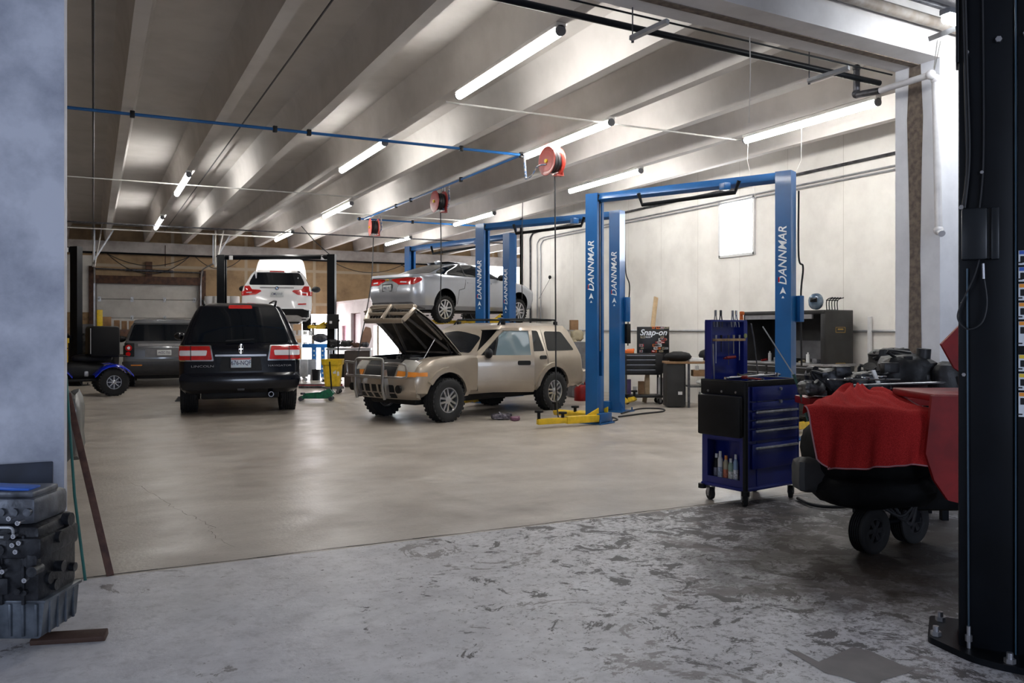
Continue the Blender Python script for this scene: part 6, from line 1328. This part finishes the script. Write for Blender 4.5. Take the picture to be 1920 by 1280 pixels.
a.prism(rnd([(-.085, .09), (.155, .09), (.165, .25), (-.15, .25)], .02), .30, axM((1, 0, 0), (0, 0, 1), (0, .15, 0)))
a = MB(); a.prism(rnd([(-.12, .08), (.15, .08), (.165, .25), (-.165, .25)], .02), .31, axM((1, 0, 0), (0, 0, 1), (0, .155, 0)))
for k in range(5): a.box((-.11+.06*k, -.158, .165), (.014, .012, .15), bev=.004)
for k in range(4): a.box((.160, -.1+.07*k, .165), (.012, .014, .15), bev=.004)
a.box((0, 0, .25), (.35, .33, .014), bev=.003); a.build('oil_pan', mat('pan_alu', (.13, .15, .18), .38, .6, col2=(.05, .06, .075), scale=10), t)
a = MB(); ring_ = rnd([(-.045, -.022), (.045, -.022), (.045, .022), (-.045, .022)], .02, 5); a.tube([(x-.005, -.185, z+.575) for x, z in ring_], .007, 8, True); a.build('port_ring', mat('gasket_ring', (.55, .57, .6), .3, .7), t)
for k, (x, z) in enumerate(((.03, .64), (.07, .62), (.05, .56), (.045, .52), (.075, .53), (.06, .49), (-.10, .28), (-.11, .36), (-.06, .45), (.10, .36), (-.045, .46), (.0, .40))):
    a = MB(); a.lathe([(.006, -.0), (.011, 0), (.011, .008), (.006, .008)], Matrix.Translation((x, -.196, z)) @ Matrix.Rotation(PI/2, 4, 'X'), 12, close=True); a.cyl((x, -.15, z), (x, -.197, z), .0065, seg=8); a.build('bolt_boss', K['steel'], t)
a = MB(); a.box((-.11, -.19, .45), (.09, .012, .05), bev=.004); a.build('rusty_plate', mat('rust', (.16, .07, .04), .7, var=.5, scale=30), t)
p0 = G(120, 1202); p1 = G(203, 1190)
a = MB(); a.bar(XY(60, 4.0, .018), XY(200, 4.06, .018), .034, .07, bev=.006); tag(a.build('wooden_board', mat('board_brown', (.06, .03, .02), .7, col2=(.05, .025, .018), scale=14, bump=.3)), 'dark brown board on the floor under the engine block, splintered right end', 'board')
a = MB(); a.bar(XY(10, 4.25, .045), XY(95, 4.25, .045), .09, .10, bev=.006); tag(a.build('wooden_board', MATS['board_brown']), 'wooden block hidden in shadow under the oil pan of the engine', 'board')
a = MB(); M = Matrix.Translation((-.42, 4.95, 0)) @ Matrix.Rotation(math.radians(-7), 4, 'X')
for k in range(4): a.box((-.07, 0, .11+.20*k), (.60, .03, .195), M, bev=.006)
tag(a.build('slatted_panel', mat('navy_panel', (.018, .026, .05), .6, var=.3)), 'dark navy slatted panel leaning on the white wall behind the engine block', 'panel')
a = MB(); a.tube([G(160, 1088), W(140, 930, 5.2), W(124, 705, 5.45)], .0085, 8); tag(a.build('thin_rod', K['teal']), 'thin dark teal rod leaning on the end of the white wall', 'rod')
a = MB(); a.bar(G(207, 1079), W(127, 738, 5.62), .042, .02, bev=.003); tag(a.build('wooden_lath', mat('lath', (.10, .045, .03), .7, col2=(.05, .02, .015), scale=18)), 'reddish brown wooden lath leaning on the end of the white wall', 'plank')
junk('plastic_bag', 'crumpled grey plastic bag tucked behind the white wall corner and the leaning lath', 'bag', ((132-960)/FP*6.3, 6.3, .78), (.20, .2, .62), mat('bag_grey', (.13, .125, .11), .35, var=.25, coat=.3), 61, 2, 1)
# ---------------------------------------------------------------- quad bike
def quad():
    t = thing('quad_bike', 'blue and black quad bike parked at the far left beside the grey SUV', 'quad bike', XY(150, 18.9), head(700)+math.radians(115))
    bl = mat('quad_blue', (.01, .03, .55), .25, coat=.6)
    for x, y, R_ in ((.62, .46, .31), (.62, -.46, .31), (-.62, .44, .31), (-.62, -.44, .31)): wheel(t, x, y, R_, R_, .26, .15, 1 if y > 0 else -1, 8, 'thin', K['alloy'])
    a = MB(); lumpy(a, (0, 0, .55), (.55, .22, .22), None, 2, .04, 20, 3); a.bar((-.6, .1, .45), (.6, .1, .45), .06, .06); a.bar((-.6, -.1, .45), (.6, -.1, .45), .06, .06); a.cyl((.62, -.4, .31), (.62, .4, .31), .03); a.cyl((-.62, -.4, .31), (-.62, .4, .31), .03); a.box((0, 0, .36), (.8, .6, .06), bev=.02); a.build('chassis', K['blackp'], t)
    a = MB(); lumpy(a, (-.25, 0, .84), (.42, .17, .10), None, 3, .03, 20, 3); a.build('seat', K['blackp'], t)
    for x, n_ in ((.62, 1), (-.62, -1)):
        for s in (-1, 1):
            a = MB(); g = []
            for i in range(9):
                th = math.radians(-8+200*i/8*.92); g.append([(x-.40*math.cos(th), s*(.24+.40*j/4), .36+.36*max(.35, math.sin(th))+(-.04 if j == 4 else 0)) for j in range(5)])
            sheet(a, g, .02, Matrix.Identity(4)); a.build('fender', bl, t)
    a = MB(); a.box((.62, 0, .78), (.5, .4, .12), bev=.05); a.box((.85, 0, .66), (.12, .36, .16), bev=.04); a.build('front_cowl', bl, t)
    a = MB()
    for x, z in ((.62, .90), (-.75, .88)):
        for y in (-.3, -.1, .1, .3): a.tube([(x-.2, y, z), (x+.2, y, z)], .012, 6)
        for xx in (-.2, 0, .2): a.tube([(x+xx, -.34, z), (x+xx, .34, z)], .012, 6)
    a.build('cargo_rack', K['blackm'], t)
    a = MB(); a.box((-.46, 0, 1.22), (.62, .80, .70), bev=.07); a.build('cargo_box', mat('box_matte', (.004, .004, .005), .6, spec=.2), t)
    a = MB(); a.tube([(-.16, .41, .95), (-.16, .41, 1.52)], .01, 6); a.build('box_trim', K['galv'], t)
    a = MB(); a.tube(curve([(.3, .42, 1.08), (.34, .2, 1.10), (.38, 0, 1.04), (.34, -.2, 1.10), (.3, -.42, 1.08)], 5), .014, 8); a.cyl((.5, 0, .7), (.38, 0, 1.04), .03); a.box((.36, 0, 1.08), (.1, .16, .08), bev=.02); a.build('handlebar', K['blackm'], t)
    for s in (-1, 1): a = MB(); a.box((.92, s*.22, .72), (.05, .12, .07), bev=.015); a.build('headlight', K['white'], t)
    a = MB(); a.box((.40, .52, .72), (.14, .02, .05), bev=.006); a.build('side_reflector', K['orange'], t); a = MB(); a.box((-.1, .22, .5), (.09, .02, .12), bev=.02); a.build('emblem', K['galv'], t)
quad()
# bench with boxes under the garage door
t = thing('workbench', 'dark workbench with boxes on it in front of the garage door, behind the grey SUV', 'workbench', XY(238, 26.2), 0)
a = MB(); a.box((0, 0, 1.25), (2.0, .5, .05)); a.build('bench_top', K['wood'], t)
for x in (-.9, .9): a = MB(); a.box((x, 0, .61), (.08, .45, 1.22)); a.build('leg', K['dsteel'], t)
a = MB(); a.box((0, .1, .7), (1.8, .3, .03)); a.build('lower_shelf', K['wood'], t)
for k, (u, v, w_, h_, m_, lab) in enumerate(((200, 598, .26, .34, 'card', 'tallest brown box on the bench in front of the garage door'), (219, 604, .16, .24, 'card', 'brown box left of the middle on the bench in front of the garage door'), (233, 605, .15, .22, 'card', 'brown box in the middle of the bench in front of the garage door'), (247, 605, .16, .22, 'card', 'brown box near the grey SUV roof on the bench'), (225, 624, .5, .2, 'wood', 'dark wooden box in front of the three small boxes'), (165, 630, .3, .35, 'grey', 'grey container at the left end of the bench'))):
    d = 26.2 if k < 4 else 25.7 if k == 4 else 26.3
    p = W(u, v, d); z0 = 1.275 if k != 4 else 1.275; a = MB(); a.box((p.x, p.y, z0+h_*1.1/2+(.12 if k < 4 else 0)), (w_, .25, h_*1.1+(.24 if k < 4 else 0)), bev=.006); a.box((p.x, p.y-.126, z0+.12), (w_*.6, .004, .05)); tag(a.build('cardboard_box' if k < 4 else 'crate', K[m_]), lab, 'box')
a = MB(); p = W(187, 596, 25.9); a.box((p.x, p.y, 1.85), (.16, .06, .5), Matrix.Identity(4), bev=.01); a.cyl((p.x, p.y, 1.275), (p.x, p.y, 1.62), .03); tag(a.build('yellow_stand', K['yellow']), 'bright yellow upright object on the bench below the garage door', 'stand')
junk('shop_clutter', 'dark clutter heaped between the quad bike and the grey SUV', 'clutter', ((205-960)/FP*25.6, 25.6, .75), (.6, .5, 1.3), blk, 71, 12, 6)
junk('shop_clutter', 'dark clutter against the wall behind the quad bike at far left', 'clutter', ((150-960)/FP*25.6, 25.6, .8), (.9, .5, 1.4), blk, 72, 12, 6)
a = MB(); p = XY(121, 20.6); a.box((p.x, p.y, 1.22), (.2, .2, .12), bev=.01); a.box((p.x, p.y, .6), (.15, .15, 1.15)); tag(a.build('yellow_box_stand', K['yellow']), 'yellow topped stand at the far left edge behind the quad bike', 'stand')
# pale drums left of the white crossover
for k, u in enumerate((393, 408, 425, 440)):
    p = W(u, 576, 28.6); a = MB(); a.lathe([(.001, 0), (.16, 0), (.17, .02), (.165, .18), (.17, .2), (.165, .36), (.15, .38), (.001, .39)], Matrix.Translation(p), 20); tag(a.build('plastic_drum', K['whitep']), ['leftmost pale drum on the high shelf behind the black SUV', 'pale drum second from the left on the high shelf', 'pale drum third from the left on the high shelf', 'pale drum closest to the white crossover on the high shelf'][k], 'drum', 'pale drums on the high shelf')
a = MB(); p = W(417, 577, 28.6); a.box((p.x, p.y, p.z-.03), (1.3, .45, .05)); 
for s in (-1, 1): a.box((p.x+s*.6, p.y+.1, (p.z-.05)/2), (.05, .05, p.z-.05))
tag(a.build('high_shelf', K['dsteel']), 'high steel shelf with pale drums behind the black SUV', 'shelf')
# ---------------------------------------------------------------- yellow bin on its dolly, green jack
q = XY(624, 19.6); t = thing('trash_bin', 'square yellow bin with a folded rim', 'bin', q+V((0, 0, .17)), -YAW+.05)
a = MB(); hs = [(0, .17), (.50, .215), (.505, .235), (.56, .24), (.60, .245), (.63, .25)]
vs = []; fs = []
for z, s in hs:
    for i in range(16):
        th = 2*PI*(i+.5)/16; c_, s_ = math.cos(th), math.sin(th); kq = (abs(c_)**5+abs(s_)**5)**(-.2); vs.append((s*c_*kq, s*s_*kq, z))
n = 16
for r_ in range(len(hs)-1):
    for i in range(n): fs.append((r_*n+i, r_*n+(i+1) % n, (r_+1)*n+(i+1) % n, (r_+1)*n+i))
fs.append(tuple(range(n))[::-1]); top = len(vs)
for i in range(n): vs.append((vs[(len(hs)-1)*n+i][0]*.92, vs[(len(hs)-1)*n+i][1]*.92, .63))
for i in range(n): vs.append((vs[i][0]*.9, vs[i][1]*.9, .03))
for i in range(n): fs.append(((len(hs)-1)*n+i, (len(hs)-1)*n+(i+1) % n, top+(i+1) % n, top+i)); fs.append((top+i, top+(i+1) % n, top+n+(i+1) % n, top+n+i))
fs.append(tuple(range(top+n, top+2*n)))
a.add(vs, fs); a.build('bin_body', K['yellow'], t)
a = MB(); a.box((.07, -.198, .36), (.07, .005, .12)); a.box((.155, -.205, .3), (.05, .005, .1)); a.build('bin_label', K['whitep'], t)
t = thing('dolly', 'black wheeled dolly under the yellow bin', 'dolly', q, -YAW+.05)
a = MB(); a.lathe([(.001, .12), (.24, .12), (.25, .14), (.25, .165), (.001, .165)], None, 24); a.build('dolly_plate', K['grey'], t)
for i in range(4): th = PI/4+PI/2*i; caster(t, .21*math.cos(th), .21*math.sin(th), .045, .12, i)
t = thing('floor_jack', 'low green trolley jack on the floor in front of the yellow bin', 'jack', XY(594, 17.6), -YAW+math.radians(5))
gm = mat('jack_green', (.01, .20, .085), .35, col2=(.006, .07, .05), scale=14, coat=.3)
a = MB()
for s in (-1, 1): a.prism([(-.36, .05), (.30, .05), (.36, .16), (.30, .25), (.16, .22), (-.05, .13), (-.36, .09)], .012, axM((1, 0, 0), (0, 0, 1), (0, s*.09, 0)))
a.box((.22, 0, .13), (.22, .16, .12), bev=.03); a.bar((.1, 0, .16), (-.28, 0, .13), .05, .07); a.build('jack_frame', gm, t)
for x, s in ((-.32, -1), (-.32, 1), (.30, 1), (.30, -1)): a = MB(); a.cyl((x, s*.10, .045), (x, s*.135, .045), .045, seg=18); a.build('jack_wheel', K['dsteel'], t)
a = MB(); a.cyl((-.29, 0, .13), (-.29, 0, .17), .05, seg=16); a.build('saddle', K['dsteel'], t)
a = MB(); a.cyl((.31, 0, .18), (.22, .35, .80), .017, seg=8); a.build('jack_handle', K['blackm'], t)
# ---------------------------------------------------------------- benches in the far middle
q = XY(655, 22.0); t = thing('workbench', 'dark bench crowded with black parts right of the black lift column', 'workbench', q, -YAW+.1)
a = MB(); a.box((0, 0, .98), (1.15, .6, .05)); a.build('bench_top', K['galv'], t)
a = MB(); a.box((.22, 0, .47), (.65, .55, .93), bev=.01); a.build('cabinet', mat('brown_cabinet', (.05, .035, .03), .6), t)
for y in (-.25, .25): a = MB(); a.box((-.5, y, .48), (.05, .05, .95)); a.build('leg', K['steel'], t)
a = MB(); a.box((-.28, 0, .55), (.4, .5, .6)); a.build('black_cupboard', K['blackp'], t)
for k, (r, z, sx, sz, c, lab) in enumerate(((-.38, 1.12, .30, .22, blk, 'black part at the left end of the far crowded bench'), (-.08, 1.12, .34, .2, blk, 'black part in the middle of the far crowded bench'), (.20, 1.08, .26, .14, K['wood'], 'brownish part right of the middle of the far crowded bench'), (.42, 1.09, .2, .16, K['dsteel'], 'steel part at the right end of the far crowded bench'))):
    junk('engine_part', lab, 'engine part', ((655-960)/FP*22+r, 22.0, z), (sx, .3, sz), c, 80+k, 7, 3)
a = MB(); M = Matrix.Translation(W(687, 632, 22.2)) @ Matrix.Rotation(-YAW, 4, 'Z') @ Matrix.Rotation(.15, 4, 'Y'); a.prism(rnd([(-.13, -.22), (.10, -.22), (.14, .05), (.08, .26), (-.06, .28), (-.12, .05)], .03), .05, M @ axM((1, 0, 0), (0, 0, 1))); tag(a.build('cardboard_piece', mat('card2', (.34, .20, .14), .8)), 'torn brown cardboard standing on the right end of the far crowded bench', 'cardboard')
a = MB(); p = XY(634, 21.3); a.cyl(p, p+V((0, 0, 1.6)), .02, seg=8); a.ball(p+V((0, 0, 1.72)), .04); a.cyl(p+V((0, 0, 1.6)), p+V((0, 0, 1.72)), .01); a.cyl(p, p+V((0, 0, .03)), .15, seg=20); tag(a.build('pole_stand', K['blackm']), 'thin black pole stand just right of the black lift column', 'stand')
a = MB(); p = W(645, 625, 26.5); a.box(tuple(p), (.06, .35, .5), bev=.01); tag(a.build('wall_sign', mat('pink_sign', (.75, .35, .42), .5)), 'pinkish poster on the office wall left of the plum door', 'poster')
t = thing('work_stand', 'blue steel work stand against the bright doorway in the far middle', 'stand', XY(595, 26.6), -YAW)
a = MB(); a.box((0, 0, .98), (.85, .5, .12), bev=.01); a.build('stand_top', mat('stand_blue', (.02, .16, .50), .4), t)
for x in (-.05, .22):
    a = MB(); a.box((x, -.2, .46), (.13, .04, .92)); l_ = a.build('leg', MATS['stand_blue'], t)
    for i in range(6): a = MB(); a.cyl((x, -.222, .12+.14*i), (x, -.226, .12+.14*i), .028, seg=10); child(a, 'leg_hole', K['whitep'], l_)
a = MB(); lumpy(a, (.1, 0, 1.22), (.25, .15, .14), None, 6, .1, 18, 2.5); o = a.build('stand_machine', K['dsteel'], t)
for k, (u, d, w_, h_, m_, lab) in enumerate(((577, 25.5, .45, .55, 'grey', 'grey tub on the floor right of the black SUV, far away'), (566, 24.2, .3, .6, 'galv', 'pale wheeled rack directly right of the black SUV bumper'), (586, 24.8, .14, .3, 'whitep', 'white bottle on the floor before the blue stand'), (593, 24.6, .24, .32, 'blackp', 'black bucket on the floor before the blue stand'), (567, 27.6, .7, 1.7, 'wpaint', 'pale grey shelf of parts behind the tail light of the black SUV'))):
    p = XY(u, d); a = MB(); 
    if k in (2,): a.lathe([(.001, 0), (.07, 0), (.07, .2), (.03, .26), (.03, .3), (.001, .3)], Matrix.Translation(p), 14)
    elif k == 3: a.lathe([(.001, 0), (.11, 0), (.13, .32), (.12, .32), (.10, .02), (.001, .02)], Matrix.Translation(p), 18)
    elif k == 4:
        for z in (.02, .45, .9, 1.3, 1.7): a.box((p.x, p.y, z), (w_, .35, .03))
        for s in (-1, 1): a.box((p.x+s*w_/2, p.y, .86), (.03, .35, 1.7))
        for i in range(8): a.box((p.x-.28+.18*(i % 4), p.y-.05, .98+.4*(i//4)), (.1, .15, .12+.03*(i % 3)))
    else: a.box((p.x, p.y, h_/2+.08), (w_, .3, h_-.1), bev=.02); a.cyl((p.x-w_*.3, p.y-.1, .05), (p.x-w_*.3, p.y-.06, .05), .05, seg=12); a.cyl((p.x+w_*.3, p.y-.1, .05), (p.x+w_*.3, p.y-.06, .05), .05, seg=12)
    tag(a.build(['tub', 'wheeled_rack', 'bottle', 'bucket', 'parts_shelf'][k], K[m_]), lab, ['tub', 'rack', 'bottle', 'bucket', 'shelf'][k])
for k, y in enumerate((21.2, 21.5, 21.9)):
    a = MB(); a.bar(XY(560, y, .04), XY(642, y, .04), .05, .04); tag(a.build('steel_bar', [K['dsteel'], K['red2'], K['dsteel']][k]), ['nearest long steel bar lying on the floor left of the yellow bin', 'reddish long bar lying between the two steel bars left of the yellow bin', 'farthest long steel bar lying on the floor left of the yellow bin'][k], 'bar')
a = MB(); q_ = G(336, 748, .04); a.prism([(-.09, 0), (.09, 0), (.05, .09), (-.02, .10)], .12, Matrix.Translation((q_.x, q_.y, 0)) @ axM((1, 0, 0), (0, 0, 1))); tag(a.build('wheel_chock', K['grey']), 'small dark wheel chock left of the left rear tire of the black SUV', 'wheel chock')
